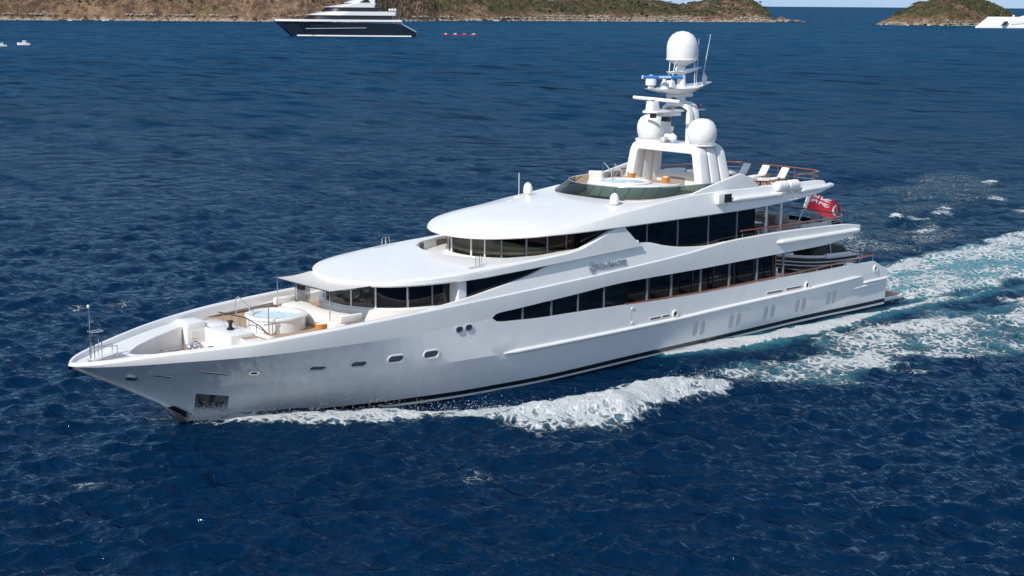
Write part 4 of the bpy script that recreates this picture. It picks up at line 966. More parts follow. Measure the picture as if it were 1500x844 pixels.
def round_table(loc, r, label, h_=.74, top=WHITE2):
    t = thing('deck_table', label, 'table', loc)
    mb = MB(); mb.lathe([(r, 0), (r, .04)], (0, 0, h_-.04), 28); build('tabletop', mb, top, t, smooth=30)
    mb = MB(); mb.lathe([(.28, 0), (.26, .04), (.06, .1), (.05, h_-.05)], (0, 0, 0), 14); build('pedestal', mb, WOOD, t, smooth=40)
    return t
round_table((43.3, -2.6, 9.505), .8, 'white round table on the sun deck ringed by brown wooden chairs')
c0 = None
for k, (a, lb) in enumerate(((20, 'brown wooden chair on the aft side of the sun deck table'), (110, 'brown wooden chair on the far side of the sun deck table'), (200, 'brown wooden chair on the forward side of the sun deck table'), (290, 'brown wooden chair on the near side of the sun deck table'))):
    p = (43.3+1.05*math.cos(R(a)), -2.6+1.05*math.sin(R(a)), 9.505)
    if c0 is None: c0 = chair(p, R(a+180), lb, 'wooden chairs on the sun deck')
    else: dup(c0, p, R(a+180), lb)
dup(c0, (40.4, -1.6, 9.505), R(150), 'brown wooden chair standing beside the near mast arch leg', 'wooden chairs on the sun deck')
dup(c0, (40.4, .4, 9.505), R(180), 'brown wooden chair pulled up to the bar under the mast arch', 'wooden chairs on the sun deck')
# liferaft canisters on a cradle outside the rail
mb = MB()
for x in (41.9, 42.9, 43.7):
    mb.tube([(x, -5.0, 10.1), (x, -5.2, 9.72), (x, -5.75, 9.55), (x, -5.85, 9.8)], .035, 6)
mb.tube([(41.7, -5.72, 9.6), (43.9, -5.72, 9.6)], .035, 6); mb.tube([(41.7, -5.25, 9.72), (43.9, -5.25, 9.72)], .035, 6)
build('liferaft_cradle', mb, CHROME, Yt, smooth=60)
def raft(loc, label):
    t = thing('liferaft_canister', label, 'liferaft', loc, 0, 'liferaft canisters')
    secs = []
    for x, k in ((-.56, .55), (-.54, .8), (-.48, .95), (-.38, 1), (.38, 1), (.48, .95), (.54, .8), (.56, .55)):
        secs.append([(x, .34*k*math.cos(a), .34+.34*k*math.sin(a)) for a in np.linspace(0, 6.2832, 20, endpoint=False)])
    mb = MB(); mb.loop_loft(secs); build('shell', mb, WHITE2, t, smooth=40)
    for x in (-.3, 0, .3):
        mb = MB(); secs = [[(x+d, .352*k*math.cos(a), .34+.352*k*math.sin(a)) for a in np.linspace(0, 6.2832, 20, endpoint=False)] for d, k in ((-.04, .98), (-.03, 1), (.03, 1), (.04, .98))]
        mb.loop_loft(secs); build('strap', mb, WHITE, t, smooth=40)
    return t
r0 = raft((42.2, -5.35, 9.74), 'white liferaft canister with bands, the forward of the two outside the sun deck rail')
dup(r0, (43.4, -5.35, 9.74), 0, 'white liferaft canister with bands, the aft of the two outside the sun deck rail')

# ------------------------------------------------------------------ mast arch
def leg_sec(z, sgn, x0, x1):
    f = (z-9.6)/3.2; yo = lerp(3.78, 3.12, f); yi = lerp(3.05, 2.45, f)
    return [(x0, sgn*yi, z), (x1, sgn*yi, z), (x1, sgn*yo, z), (x0, sgn*yo, z)]
for sgn in SIDES:
    mb = MB()
    for k in range(3):
        a = 36.35+.88*k; b = a+.72
        secs = []
        for z in list(np.linspace(9.5, 12.2, 8)):
            f = (z-9.6)/3.2; sh = .35*(1-f)*(k-1)*.6
            secs.append(leg_sec(z, sgn, a+sh-.12*f, b+sh-.12*f))
        # rounded shoulder into the bridge
        for q in (20, 45, 70, 90):
            z = 12.2+.72*math.sin(R(q)); yo = 3.23-.75*(1-math.cos(R(q))); yi = 2.55-.45*(1-math.cos(R(q)))
            zi = 12.2+.2*math.sin(R(q)); sh = -.12*.85
            secs.append([(a+sh, sgn*yi, zi), (b+sh, sgn*yi, zi), (b+sh, sgn*yo, z), (a+sh, sgn*yo, z)])
        mb.loop_loft(secs)
    build('arch_leg', mb, WHITE, Yt, smooth=35, bev=.03)
    mb = MB(); secs = [leg_sec(z, sgn, 36.5, 38.7) for z in np.linspace(9.52, 12.4, 8)]
    secs = [[(p[0][0], p[0][1]+sgn*.16, p[0][2]), (p[1][0], p[1][1]+sgn*.16, p[1][2]), (p[2][0], p[2][1]-sgn*.22, p[2][2]), (p[3][0], p[3][1]-sgn*.22, p[3][2])] for p in secs]
    mb.loop_loft(secs); build('arch_web', mb, WHITE2, Yt, smooth=30)
mb = MB(); mb.box(36.2, 38.85, -2.62, 2.62, 12.36, 12.90, dx=.06, dy=.0); build('arch_bridge', mb, WHITE, Yt, bev=.08, segs=3)
# domes
def radome(loc, r, h_, prof=None):
    mb = MB(); p = prof or [(r*.72, 0), (r*.86, .06), (r*.97, .25*h_), (r, .42*h_), (r*.985, .55*h_), (r*.9, .72*h_), (r*.72, .87*h_), (r*.42, .97*h_), (.03, h_)]
    mb.lathe(p, loc, 36); return build('radome', mb, WHITE2, Yt, smooth=60)
radome((37.3, -2.42, 13.0), .99, 1.7); radome((37.4, 2.42, 13.0), .97, 1.7)
for y in (-2.42, 2.42):
    mb = MB(); mb.lathe([(1.0, 0), (1.0, .12)], (37.3, y, 12.9), 30); build('radome_base', mb, WHITE, Yt, smooth=40)
# mast frame
for y, x in ((-.75, 38.0), (.95, 37.3)):
    mb = MB(); mb.loop_loft([[(x-.35+d, y-.19, z), (x+.35+d, y-.19, z), (x+.35+d, y+.19, z), (x-.35+d, y+.19, z)] for z, d in ((12.85, 0), (14.2, .02), (15.1, .05))]); build('mast_leg', mb, WHITE, Yt, bev=.05)
mb = MB()
for k in range(2):
    o_ = .55*k
    mb.loop_loft([[(37.0+o_+w, y, z-.3), (37.42+o_+w, y, z-.3), (37.42+o_+w, y, z), (37.0+o_+w, y, z)] for y, z, w in ((1.2, 14.9, 0), (1.0, 15.35, .05), (.6, 15.62, .1), (0, 15.7, .2), (-.5, 15.66, .35), (-.85, 15.45, .45), (-1.0, 15.1, .5), (-1.05, 14.4, .55))])
build('mast_yoke', mb, WHITE, Yt, smooth=40, bev=.06)
mb = MB(); mb.prism([(34.4, -.05), (34.9, -.55), (36.2, -.6), (37.6, -.5), (37.6, 1.0), (36.2, .9), (34.9, .75), (34.4, .35)], 15.02, 15.16); mb.box(35.8, 37.5, -.3, .7, 14.75, 15.02); build('radar_platform', mb, WHITE, Yt, bev=.03)
mb = MB(); mb.box(34.75, 35.45, -.25, .45, 15.162, 15.78, dx=.05, dy=.05); build('radar_pedestal', mb, WHITE2, Yt, bev=.04)
sca = Vector((-.55, -.83, 0)).normalized()
def scanner(name, c, ax, L, mat, txt=False, rz=.10):
    ax = Vector(ax).normalized(); side = Vector((-ax.y, ax.x, 0))
    mb = MB(); secs = []
    for s_ in np.linspace(-1, 1, 13):
        k = 1-.12*abs(s_); secs.append([tuple(Vector(c)+ax*(s_*L/2)+side*(.13*k*math.cos(a))+Vector((0, 0, rz*k*math.sin(a)))) for a in np.linspace(0, 6.2832, 12, endpoint=False)])
    mb.loop_loft(secs); return build(name, mb, mat, Yt, smooth=40)
scanner('radar_scanner', (35.3, -.05, 15.9), (.3, -.95, -.05), 3.45, WHITE2, rz=.13)
mb = MB(); mb.tube([(35.1, .1, 15.77), (35.1, .1, 15.85)], .12, 10); build('radar_spindle', mb, DARKMET, Yt)
# mast column, crosstrees, upper scanner, top radome
mb = MB(); mb.tube([(37.75, 0, 15.5), (37.75, 0, 18.2)], [.34, .26], 16); build('mast_column', mb, WHITE, Yt, smooth=60)
mb = MB(); mb.tube([(37.2, .62, 15.4), (37.2, .5, 16.5)], .2, 12); mb.tube([(37.2, .62, 15.4), (37.2, .5, 16.5)], .2, 12); build('mast_strut', mb, WHITE, Yt, smooth=60)
def wing_plate(name, pts, th, zc):
    """plan outline with a height at each point, thin at the tips"""
    mb = MB(); n = len(pts); v = [(x, y, z) for x, y, z in pts]+[(x*.85+zc[0]*.15, y*.7+zc[1]*.3, z-th*(1 if abs(x-zc[0]) < 1.6 else .45)) for x, y, z in pts]
    mb.add(v, [tuple(range(n)), tuple(range(2*n-1, n-1, -1))]+[(i, n+i, n+(i+1) % n, (i+1) % n) for i in range(n)])
    return build(name, mb, WHITE, Yt, smooth=30, bev=.02)
wing_plate('crosstree', [(35.0, -.55, 16.62), (36.4, -1.0, 16.58), (38.3, -.95, 16.62), (40.6, -.3, 16.92), (40.9, .2, 16.96), (40.6, .6, 16.92), (38.3, 1.2, 16.62), (36.4, 1.2, 16.58), (35.0, .9, 16.62)], .34, (37.6, .1))
mb = MB(); mb.box(36.9, 38.5, -.45, .6, 16.0, 16.22); build('crosstree_bracket', mb, WHITE, Yt, bev=.05)
wing_plate('upper_crosstree', [(36.5, -.3, 17.72), (37.6, -.5, 17.72), (38.6, -.35, 17.80), (39.9, 0, 17.98), (38.6, .4, 17.80), (37.6, .5, 17.72), (36.5, .3, 17.72)], .16, (37.6, 0))
sc2 = scanner('radar_scanner', (35.15, -.75, 17.42), (.756, -.655, 0), 2.72, BLUEP, rz=.12)
mb = MB()
for k in range(7):
    cpt = Vector((35.15, -.75, 17.43))+Vector((.756, -.655, 0))*(-.22+.115*k)+Vector((-.655, -.756, 0))*.128
    mb.obox(cpt, Vector((.756, -.655, 0))*.038, Vector((-.655, -.756, 0))*.01, (0, 0, .055))
build('scanner_marking', mb, WHITEM, sc2, smooth=0)
for s_ in (-1, 1):
    mb = MB(); cpt = Vector((35.15, -.75, 17.42))+Vector((.756, -.655, 0))*(s_*1.36); mb.obox(cpt, Vector((.756, -.655, 0))*.06, Vector((-.655, -.756, 0))*.1, (0, 0, .11)); build('end_cap', mb, WHITE2, sc2, bev=.03)
mb = MB(); mb.lathe([(.3, 0), (.26, .3), (.12, .55), (.12, .72)], (35.7, -.35, 16.6), 16); build('radar_pedestal', mb, WHITE2, Yt, smooth=40)
small_dome(35.35, .55, 16.62, .36)
mb = MB(); mb.box(36.1, 36.7, -.6, .1, 16.62, 17.15, dx=.15, dy=.1); build('camera_housing', mb, WHITE2, Yt, bev=.05)
mb = MB(); mb.tube([(37.75, 0, 18.1), (37.75, 0, 18.3)], .3, 16); mb.lathe([(.34, 0), (1.0, .34), (1.1, .40), (1.1, .46)], (37.75, 0, 18.1), 36); build('radome_base', mb, WHITE, Yt, smooth=35)
radome((37.75, 0, 18.56), 1.05, 1.86, [(1.02, 0), (1.05, .12), (1.05, .8), (1.0, 1.1), (.88, 1.38), (.68, 1.62), (.4, 1.79), (.02, 1.86)])
mb = MB(); mb.tube([(36.9, .3, 18.45), (36.75, .25, 17.3)], .03, 6); mb.tube([(36.9, -.2, 18.45), (36.4, -.3, 16.9)], .03, 6); build('radome_stay', mb, WHITE2, Yt)
mb = MB(); mb.lathe([(.02, 0), (.16, .05), (.12, .2), (.06, .3), (.06, .42)], (37.0, -.25, 17.74), 12); build('ship_bell', mb, CHROME, Yt, smooth=40)
for (x, y, z0, x1, z1) in ((39.2, -.6, 16.7, 39.9, 20.2), (38.7, -.5, 16.65, 38.85, 19.9), (38.3, -.7, 16.65, 38.32, 18.3), (39.3, .3, 17.85, 39.5, 19.4)):
    mb = MB(); mb.tube([(x, y, z0), (x, y, z0+.5), (x1, y, z1)], [.05, .03, .014], 6); build('whip_antenna', mb, WHITE2, Yt)
mb = MB(); mb.lathe([(.1, 0), (.1, .12), (.16, .16), (.16, .4), (.05, .55), (.03, .7)], (40.1, 0, 16.86), 12); build('beacon_light', mb, WHITE2, Yt, smooth=40)
mb = MB(); mb.box(38.9, 39.7, -.5, -.05, 15.05, 15.12); build('light_shelf', mb, WHITE2, Yt)
mb = MB(); mb.lathe([(.09, 0), (.09, .3), (.06, .34)], (39.1, -.3, 15.12), 10); build('red_lamp', mb, REDM, Yt)
mb = MB(); mb.lathe([(.09, 0), (.09, .3), (.06, .34)], (39.45, -.3, 15.12), 10); build('white_lamp', mb, CHROME, Yt)
for p, r_ in (((36.6, .1, 13.45), .25), ((36.7, -.3, 13.3), .3), ((36.6, .45, 13.25), .22), ((36.9, .0, 13.9), .15)):
    mb = MB(); mb.lathe([(.05, -.3), (r_, -.1), (r_*1.0, .1), (.05, r_)], p, 14); build('horn', mb, WHITE2, Yt, smooth=40)
for p in ((35.3, .2, 14.85), (36.2, -.3, 14.6), (36.3, .1, 14.6)):
    mb = MB(); mb.box(p[0]-.2, p[0]+.15, p[1]-.15, p[1]+.15, p[2]-.2, p[2]+.12); build('floodlight', mb, DARKMET, Yt, bev=.03)

# ------------------------------------------------------------------ foredeck
mb = MB(); mb.lathe([(1.62, 0), (1.64, .62), (1.73, .70), (1.73, .80), (1.66, .83), (1.34, .83), (1.26, .78), (1.22, .66)], (5.3, 0, 4.335), 48); fj = build('foredeck_spa', mb, WHITE, Yt, smooth=35)
mb = MB(); mb.lathe([(.01, 0), (1.23, 0), (1.23, .02), (.01, .02)], (5.3, 0, 5.03), 40); build('pool_water', mb, WATERB, fj, smooth=0)
mb = MB(); mb.box(6.45, 6.62, -1.05, -.75, 4.7, 4.9); build('access_panel', mb, GREYPNT, fj)
for y in (1.0,):
    mb = MB(); mb.tube([(3.5, 1.25, 4.34), (3.5, 1.25, 6.0), (3.6, 1.2, 6.12), (4.25, 1.1, 5.45), (4.3, 1.1, 5.2)], .03, 8); build('grab_rail', mb, CHROME, Yt, smooth=60)
    mb = MB(); mb.tube([(3.9, -1.5, 4.34), (3.9, -1.5, 6.05)], .035, 8); mb.tube([(4.1, -1.55, 4.34), (4.1, -1.55, 4.95)], .03, 8); mb.box(3.6, 4.5, -1.54, -1.46, 4.92, 4.98); build('grab_post', mb, CHROME, Yt)
mb = MB(); mb.tube([(2.6, 1.6, 5.3), (3.1, -.4, 5.25), (3.5, -1.3, 4.85), (3.75, -1.6, 4.45)], .035, 8)
build('stair_rail', mb, DARKMET, Yt, smooth=60)
for x, y, z in ((2.7, 1.2, 5.28), (2.85, .6, 5.26), (3.0, 0, 5.25), (3.2, -.6, 5.15), (3.4, -1.05, 5.0)):
    mb = MB(); mb.tube([(x, y, 4.33), (x, y, z)], .025, 6); build('stair_post', mb, CHROME, Yt)
mb = MB(); mb.box(1.75, 3.3, -1.05, 1.75, 3.22, 4.52, dx=.05, dy=.05); mb.box(1.2, 1.75, -.75, 1.2, 3.22, 3.9); build('deck_locker', mb, WHITE, Yt, bev=.07, segs=3)
mb = MB(); mb.box(1.25, 2.5, 2.75, 3.25, 3.22, 4.3); mb.box(1.24, 2.51, 2.74, 4.2, 4.2, 4.66, dx=.06, dy=.06); lk = build('deck_locker', mb, WHITE, Yt, bev=.08, segs=3)
mb = MB(); mb.box(1.5, 2.2, 2.725, 2.745, 3.75, 4.15); build('locker_door', mb, WHITE2, lk, smooth=0)
mb = MB(); mb.box(1.25, 2.5, -3.25, -2.75, 3.22, 4.3); mb.box(1.24, 2.51, -4.2, -2.74, 4.2, 4.66, dx=.06, dy=.06); build('deck_locker', mb, WHITE, Yt, bev=.08, segs=3)
mb = MB(); mb.lathe([(.2, 0), (.22, .06), (.1, .14), (.09, .34), (.18, .42), (.15, .5), (.02, .52)], (2.6, .35, 4.53), 16); build('capstan', mb, BLACK, Yt, smooth=40)
for y in (.75, -.85):
    t_ = MB(); t_.box(.0, 1.0, y-.28, y+.28, 3.22, 3.42); wl = build('windlass', t_, WHITE2, Yt, bev=.04)
    mb = MB(); mb.lathe([(.28, 0), (.3, .06), (.16, .14), (.16, .34), (.28, .44), (.24, .52), (.05, .55)], (.35, y, 3.42), 18); build('drum', mb, CHROME, wl, smooth=40)
    mb = MB(); secs = [[(.85, y+d, 3.65)] for d in (0,)]
    for r_, yy in ((.30, y+.22), (.24, y-.1)):
        pts = [(.8+r_*math.cos(a), yy, 3.72+r_*math.sin(a)) for a in np.linspace(0, 6.2832, 17)]; mb.tube(pts, .035, 6, cap=False)
    for a in (0, 60, 120): mb.tube([(.8-.3*math.cos(R(a)), y+.22, 3.72-.3*math.sin(R(a))), (.8+.3*math.cos(R(a)), y+.22, 3.72+.3*math.sin(R(a)))], .018, 5)
    mb.tube([(.8, y-.15, 3.72), (.8, y+.3, 3.72)], .07, 8); build('brake_wheel', mb, CHROME, wl, smooth=50)
    mb = MB(); mb.tube([(.2, y, 3.62), (-.6, y*.9, 3.4), (-1.5, y*.7, 3.26)], .06, 6); build('anchor_chain', mb, CHROME, wl)
for x, y in ((-.7, 1.75), (.9, -2.6), (.95, 2.2), (-.9, -1.6)):
    mb = MB(); mb.box(x-.3, x+.3, y-.12, y+.12, 3.22, 3.27)
    for d in (-.17, .17): mb.lathe([(.09, 0), (.07, .1), (.07, .3), (.1, .36), (.02, .4)], (x+d, y, 3.27), 12)
    build('bollard', mb, CHROME, Yt, smooth=40)
for sgn in SIDES:
    for x, y, z in ((.3, 2.95, 3.9), (2.9, 4.5, 4.15)):
        mb = MB(); mb.box(x, x+.2, *sorted((sgn*(y-.05), sgn*(y+.1))), z-.1, z+.1); build('deck_light', mb, GREYPNT, Yt)
mb = MB(); mb.box(-2.6, -.9, -.35, .35, 3.25, 3.30); build('chain_plate', mb, DARKMET, Yt)
mb = MB(); mb.box(2.52, 3.75, 1.8, 3.9, 4.335, 4.42); mb.box(3.3, 3.75, -2.4, 1.8, 4.336, 4.41); build('deck_pad', mb, WHITE, Yt, bev=.02)
# jackstaff with its cage
mb = MB(); mb.tube([(-5.75, 0, 4.2), (-5.75, 0, 6.85)], .035, 8); js = build('jackstaff', mb, CHROME, Yt)
mb = MB()
for x, y in ((-5.6, -.2), (-5.6, .2), (-5.2, -.2), (-5.2, .2)): mb.tube([(x, y, 4.2), (x, y, 5.62)], .03, 6)
for z in (4.75, 5.6): mb.tube([(-5.75, -.2, z), (-5.1, -.2, z), (-5.1, .2, z), (-5.75, .2, z), (-5.75, -.2, z)], .028, 6)
mb.tube([(-5.1, -.1, 4.75), (-4.4, -.3, 4.75), (-4.4, -.3, 4.2)], .03, 6); mb.tube([(-5.1, .1, 4.75), (-4.4, .3, 4.75), (-4.4, .3, 4.2)], .03, 6)
build('cage', mb, CHROME, js)
mb = MB(); mb.lathe([(.06, 0), (.07, .1), (.03, .16)], (-5.75, 0, 6.85), 10); build('lamp', mb, WHITE2, js)
# sun pad and settee ahead of the lounge
mb = MB(); mb.prism([(7.25, -2.9), (8.1, -3.3), (9.0, -3.3), (9.2, -2.4), (8.75, -1.4), (8.6, 0), (8.75, 1.4), (9.2, 2.4), (9.0, 3.3), (8.1, 3.3), (7.25, 2.9), (7.1, 1.5), (7.15, 0), (7.1, -1.5)], 4.34, 4.84); st_ = build('sun_settee', mb, WHITE, Yt, bev=.05)
mb = MB(); mb.prism([(7.35, -2.7), (8.1, -3.1), (8.85, -3.1), (9.0, -2.4), (8.6, -1.4), (8.45, 0), (8.6, 1.4), (9.0, 2.4), (8.85, 3.1), (8.1, 3.1), (7.35, 2.7), (7.25, 1.5), (7.3, 0), (7.25, -1.5)], 4.842, 5.0); build('cushion', mb, CUSH, st_, bev=.06, segs=3)
for sgn in SIDES:
    mb = MB(); mb.obox((8.0, sgn*3.35, 5.05), (.75, 0, 0), (0, .12, 0), (0, 0, .22)); build('backrest', mb, CUSH, st_, bev=.08, segs=3)
mb = MB(); secs = []
for a in np.linspace(R(95), R(175), 12):
    secs.append([(10.0+1.7*math.cos(a), 2.6+.9*math.sin(a), z) for z in (4.9, 5.3, 5.7, 5.95)])
mb.grid(secs); build('wind_screen', mb, tint_glass('pale_curved_screen', (.8, .82, .85), .45), Yt, smooth=40)
basket((6.95, -1.95, 4.34), 'orange basket standing on the foredeck beside the round spa pool', None, .34)
# awning between the lounge roof and two posts
mb = MB(); rows = []
for i in range(9):
    u = i/8; X = lerp(7.05, 9.6, u); rows.append([(X, y*lerp(2.75, 3.05, u), 6.58-.07*math.sin(math.pi*u)*1.0-.10*(1-abs(y))*math.sin(math.pi*u)+.06*u) for y in np.linspace(-1, 1, 15)])
mb.grid(rows); top = MB(); k = len(mb.v); mb.add([(x, y, z-.02) for x, y, z in mb.v[:k]], [tuple(k+i-k for i in f[::-1]) for f in mb.f]); aw = build('awning', mb, FABRIC, Yt, smooth=60, merge=False, recalc=False)
mb = MB(); mb.tube([(7.05, -2.75, 6.56), (7.03, 0, 6.53), (7.05, 2.75, 6.56)], .03, 6); mb.tube([(7.05, -2.75, 6.56), (9.6, -3.05, 6.6)], .02, 6); mb.tube([(7.05, 2.75, 6.56), (9.6, 3.05, 6.6)], .02, 6); build('hem', mb, DARKMET, aw)
for sgn in SIDES:
    mb = MB(); mb.tube([(7.1, sgn*2.65, 4.9), (7.08, sgn*2.7, 6.56)], .03, 8); build('awning_post', mb, CHROME, Yt)
    mb = MB(); ps = [(X, sgn*(y5(X)-.05), 4.40) for X in np.linspace(3.2, 10.5, 14)]; mb.tube(ps, .05, 6); build('teak_edge', mb, WOOD, Yt)
    mb = MB(); mb.grid([[(X, sgn*(y5(X)-.065), 4.34), (X, sgn*(y5(X)-.065), 4.0+max(.34, zS(X)-k4(X)-.10-4.0))] for X in np.linspace(2.55, 10.5, 24)]); build('bulwark_shade_lining', mb, GREYPNT, Yt, smooth=30)  # grey strip puts the shade of the recessed inner bulwark into colour

# ------------------------------------------------------------------ fittings on the hull sides
bpy.context.view_layer.update()
bvh = BVHTree.FromObject(hull_o, bpy.context.evaluated_depsgraph_get())
for sgn in SIDES:
    for X, z, w, h_ in ((-4.0, 3.12, .42, .22), (1.75, 3.0, .42, .24), (31.81, 2.55, .36, .34), (45.36, 2.85, .34, .34), (53.82, 3.05, .34, .36)):
        fr = side_frame(X, z, sgn); mb = MB(); ring(mb, fr, stadium(w+.18, h_+.18), stadium(w-.04, h_-.04), -.05, .085); f_ = build('fairlead', mb, CHROME if X < 10 else WHITE, Yt, smooth=40)
        mb = MB(); slab(mb, fr, stadium(w-.03, h_-.03), .002, .012); build('opening', mb, BLACK, f_, smooth=0)
    for X, z in ((13.94, 3.97), (14.62, 3.99)):
        b = bS(X)-.05; fr = (Vector((X, sgn*b, z)), Vector((0, sgn, 0)), Vector((1, 0, 0)), Vector((0, 0, 1)))
        mb = MB(); ring(mb, fr, stadium(.5, .36), stadium(.3, .2), -.05, .07); f_ = build('fairlead', mb, CHROME, Yt, smooth=40)
        mb = MB(); slab(mb, fr, stadium(.31, .21), 0, .03); build('opening', mb, DARKMET, f_, smooth=0)
    for X0, X1, z in ((-3.4, -2.1, 3.12), (-1.0, .55, 3.08), (29.5, 30.5, 2.50), (30.6, 31.3, 2.52), (40.98, 42.65, 2.78), (43.02, 44.77, 2.82)):
        fr = side_frame((X0+X1)/2, z, sgn); L = X1-X0
        mb = MB(); slab(mb, fr, stadium(L, .13), -.02, .012); f_ = build('scupper_slot', mb, simple('stained_bronze', (.16, .085, .06), .5) if 'stained_bronze' not in bpy.data.materials else bpy.data.materials['stained_bronze'], Yt, smooth=0)
        mb = MB(); ring(mb, fr, stadium(L+.07, .20), stadium(L-.02, .12), -.02, .02); build('frame', mb, WHITE, f_, smooth=40)
    fr = side_frame(27.85, 3.0, sgn)
    mb = MB(); slab(mb, fr, [(-.012, -.6), (.012, -.6), (.012, .62), (-.012, .62)], -.01, .004); d_ = build('shell_door_seam', mb, GREYPNT, Yt, smooth=0)
    for z in (3.42, 2.5):
        mb = MB(); fr = side_frame(27.9, z, sgn); slab(mb, fr, [(-.1, -.07), (.1, -.07), (.1, .07), (-.1, .07)], -.01, .05); build('hinge', mb, WHITE2, d_, bev=.01)

# name in raised metal letters with its sun emblem
def text_mesh(txt, size, ext):
    c = bpy.data.curves.new('lettering', 'FONT'); c.body = txt; c.size = size; c.extrude = ext; c.offset = .012; c.space_character = 1.12
    o = bpy.data.objects.new('lettering', c); COL.objects.link(o); dgx = bpy.context.evaluated_depsgraph_get(); dgx.update()
    me = bpy.data.meshes.new_from_object(o.evaluated_get(dgx)); bpy.data.objects.remove(o); bpy.data.curves.remove(c); return me
for sgn in SIDES:
    me = text_mesh('SOLEMATES', .46, .03); me.materials.clear(); me.materials.append(SILVER)
    z0 = 6.26; X0 = 24.75; lean = R(8.8)
    Lw = max(v.co.x for v in me.vertices)
    sx = 2.55/Lw
    M = Matrix.Translation((X0 if sgn < 0 else X0+2.55, sgn*5.47, z0)) @ (Matrix.Rotation(0 if sgn < 0 else math.pi, 4, 'Z')) @ Matrix.Rotation(-R(.6), 4, 'Y') @ Matrix.Rotation(R(90)-lean, 4, 'X') @ Matrix.Diagonal((sx, 1, 1, 1))
    me.transform(M); o = bpy.data.objects.new('name_lettering', me); COL.objects.link(o); o.parent = Yt
    mb = MB(); cx, cz = (24.42, 6.40)
    def q(a, r_, d): 
        z = cz+r_*math.sin(a); return (cx+r_*math.cos(a), sgn*(5.47-(z-6.26)*.155+d), z)
    n = 24
    mb.add([q(2*math.pi*k/n, .20, dd) for dd in (-.04, .03) for k in range(n)]+[q(2*math.pi*k/n, .13, dd) for dd in (.03, -.04) for k in range(n)],
           [(a*n+k, a*n+(k+1) % n, ((a+1) % 4)*n+(k+1) % n, ((a+1) % 4)*n+k) for a in range(4) for k in range(n)])
    for k in range(12):
        a = 2*math.pi*k/12; w = .09
        mb.add([q(a-w, .23, dd) for dd in (-.03, .03)]+[q(a+w, .23, dd) for dd in (-.03, .03)]+[q(a, .36, dd) for dd in (-.03, .03)], [(0, 2, 4), (1, 5, 3), (0, 1, 3, 2), (2, 3, 5, 4), (4, 5, 1, 0)])
    build('sun_emblem', mb, SILVER, Yt, smooth=0)

# ------------------------------------------------------------------ upper aft deck furniture
for sgn in SIDES:
    for X, r_ in ((41.6, .13), (43.2, .10)):
        mb = MB(); mb.tube([(X, sgn*4.6, 6.17), (X, sgn*4.6, 9.0)], r_, 12); build('deck_pillar', mb, WHITE2, Yt, smooth=60)
    mb = MB(); mb.tube([(40.4, sgn*4.7, 6.2), (41.2, sgn*4.7, 7.4), (42.3, sgn*4.4, 9.1)], .05, 8); build('stair_rail', mb, DARKMET, Yt)
    mb = MB()
    for k in range(9): mb.box(40.5+.22*k, 40.78+.22*k, *sorted((sgn*3.7, sgn*4.5)), 6.35+.30*k, 6.40+.30*k)
    build('stair_tread', mb, WOOD, Yt, smooth=0)
t = thing('dining_table', 'long wooden dining table with a pale top on the upper aft deck', 'table', (44.4, -.3, 6.17))
mb = MB(); mb.box(-1.0, 1.0, -1.5, 1.5, .70, .76); build('tabletop', mb, simple('pale_tabletop', (.45, .50, .56), .15), t, bev=.02)
for y in (-.9, .9):
    mb = MB(); mb.box(-.5, .5, y-.15, y+.15, 0, .70); build('leg', mb, WOOD, t)
c1 = None
for (x, y, a, lb) in ((43.0, -1.1, 0, 'wooden dining chair at the forward side of the table, near end'), (43.0, .5, 0, 'wooden dining chair at the forward side of the table, far end'), (45.8, -1.1, 180, 'wooden dining chair at the aft side of the table, near end'), (45.8, .5, 180, 'wooden dining chair at the aft side of the table, far end'), (44.4, -2.3, 90, 'wooden dining chair at the end of the table nearest the camera')):
    c1 = dup(c0, (x, y, 6.17), R(a), lb, 'dining chairs on the upper aft deck')
t = thing('outdoor_sofa', 'grey and white padded sofa along the rail of the upper aft deck', 'sofa', (46.9, -4.15, 6.17))
mb = MB(); mb.box(-1.5, 1.5, -.45, .45, 0, .38); build('base', mb, WHITE, t, bev=.05)
mb = MB(); mb.box(-1.45, 1.45, -.40, .40, .382, .52); build('seat_cushion', mb, simple('grey_cushion', (.33, .35, .38), .85), t, bev=.05)
mb = MB(); mb.box(-1.45, 1.45, -.55, -.40, .40, .86); build('backrest', mb, CUSH, t, bev=.07, segs=3)
t = thing('lounge_chair', 'square wooden armchair with white cushion by the stern rail of the upper aft deck', 'chair', (48.9, -3.9, 6.17), R(180))
mb = MB(); mb.box(-.4, .4, -.4, .4, .1, .4); build('seat', mb, WOOD, t, bev=.02)
mb = MB(); mb.box(-.38, .38, -.38, .38, .402, .52); build('cushion', mb, CUSH, t, bev=.04)
mb = MB(); mb.box(-.48, -.38, -.4, .4, .1, .95); build('backrest', mb, CUSH, t, bev=.04)
t = thing('round_cushion_stool', 'grey round backed stool beside the flag on the upper aft deck', 'stool', (49.6, -2.3, 6.17))
mb = MB(); mb.lathe([(.3, 0), (.34, .3), (.36, .42), (.3, .5), (.02, .52)], (0, 0, 0), 20); build('seat', mb, simple('grey_stool_fabric', (.4, .41, .42), .8), t, smooth=40)
mb = MB(); mb.obox((.33, 0, .72), (.05, 0, 0), (0, .36, 0), (.04, 0, .3)); build('backrest', mb, bpy.data.materials['grey_stool_fabric'], t, bev=.04)
mb = MB(); mb.box(48.6, 50.2, .2, 3.8, 6.17, 6.9); build('aft_settee', mb, GREYPNT, Yt, bev=.08)

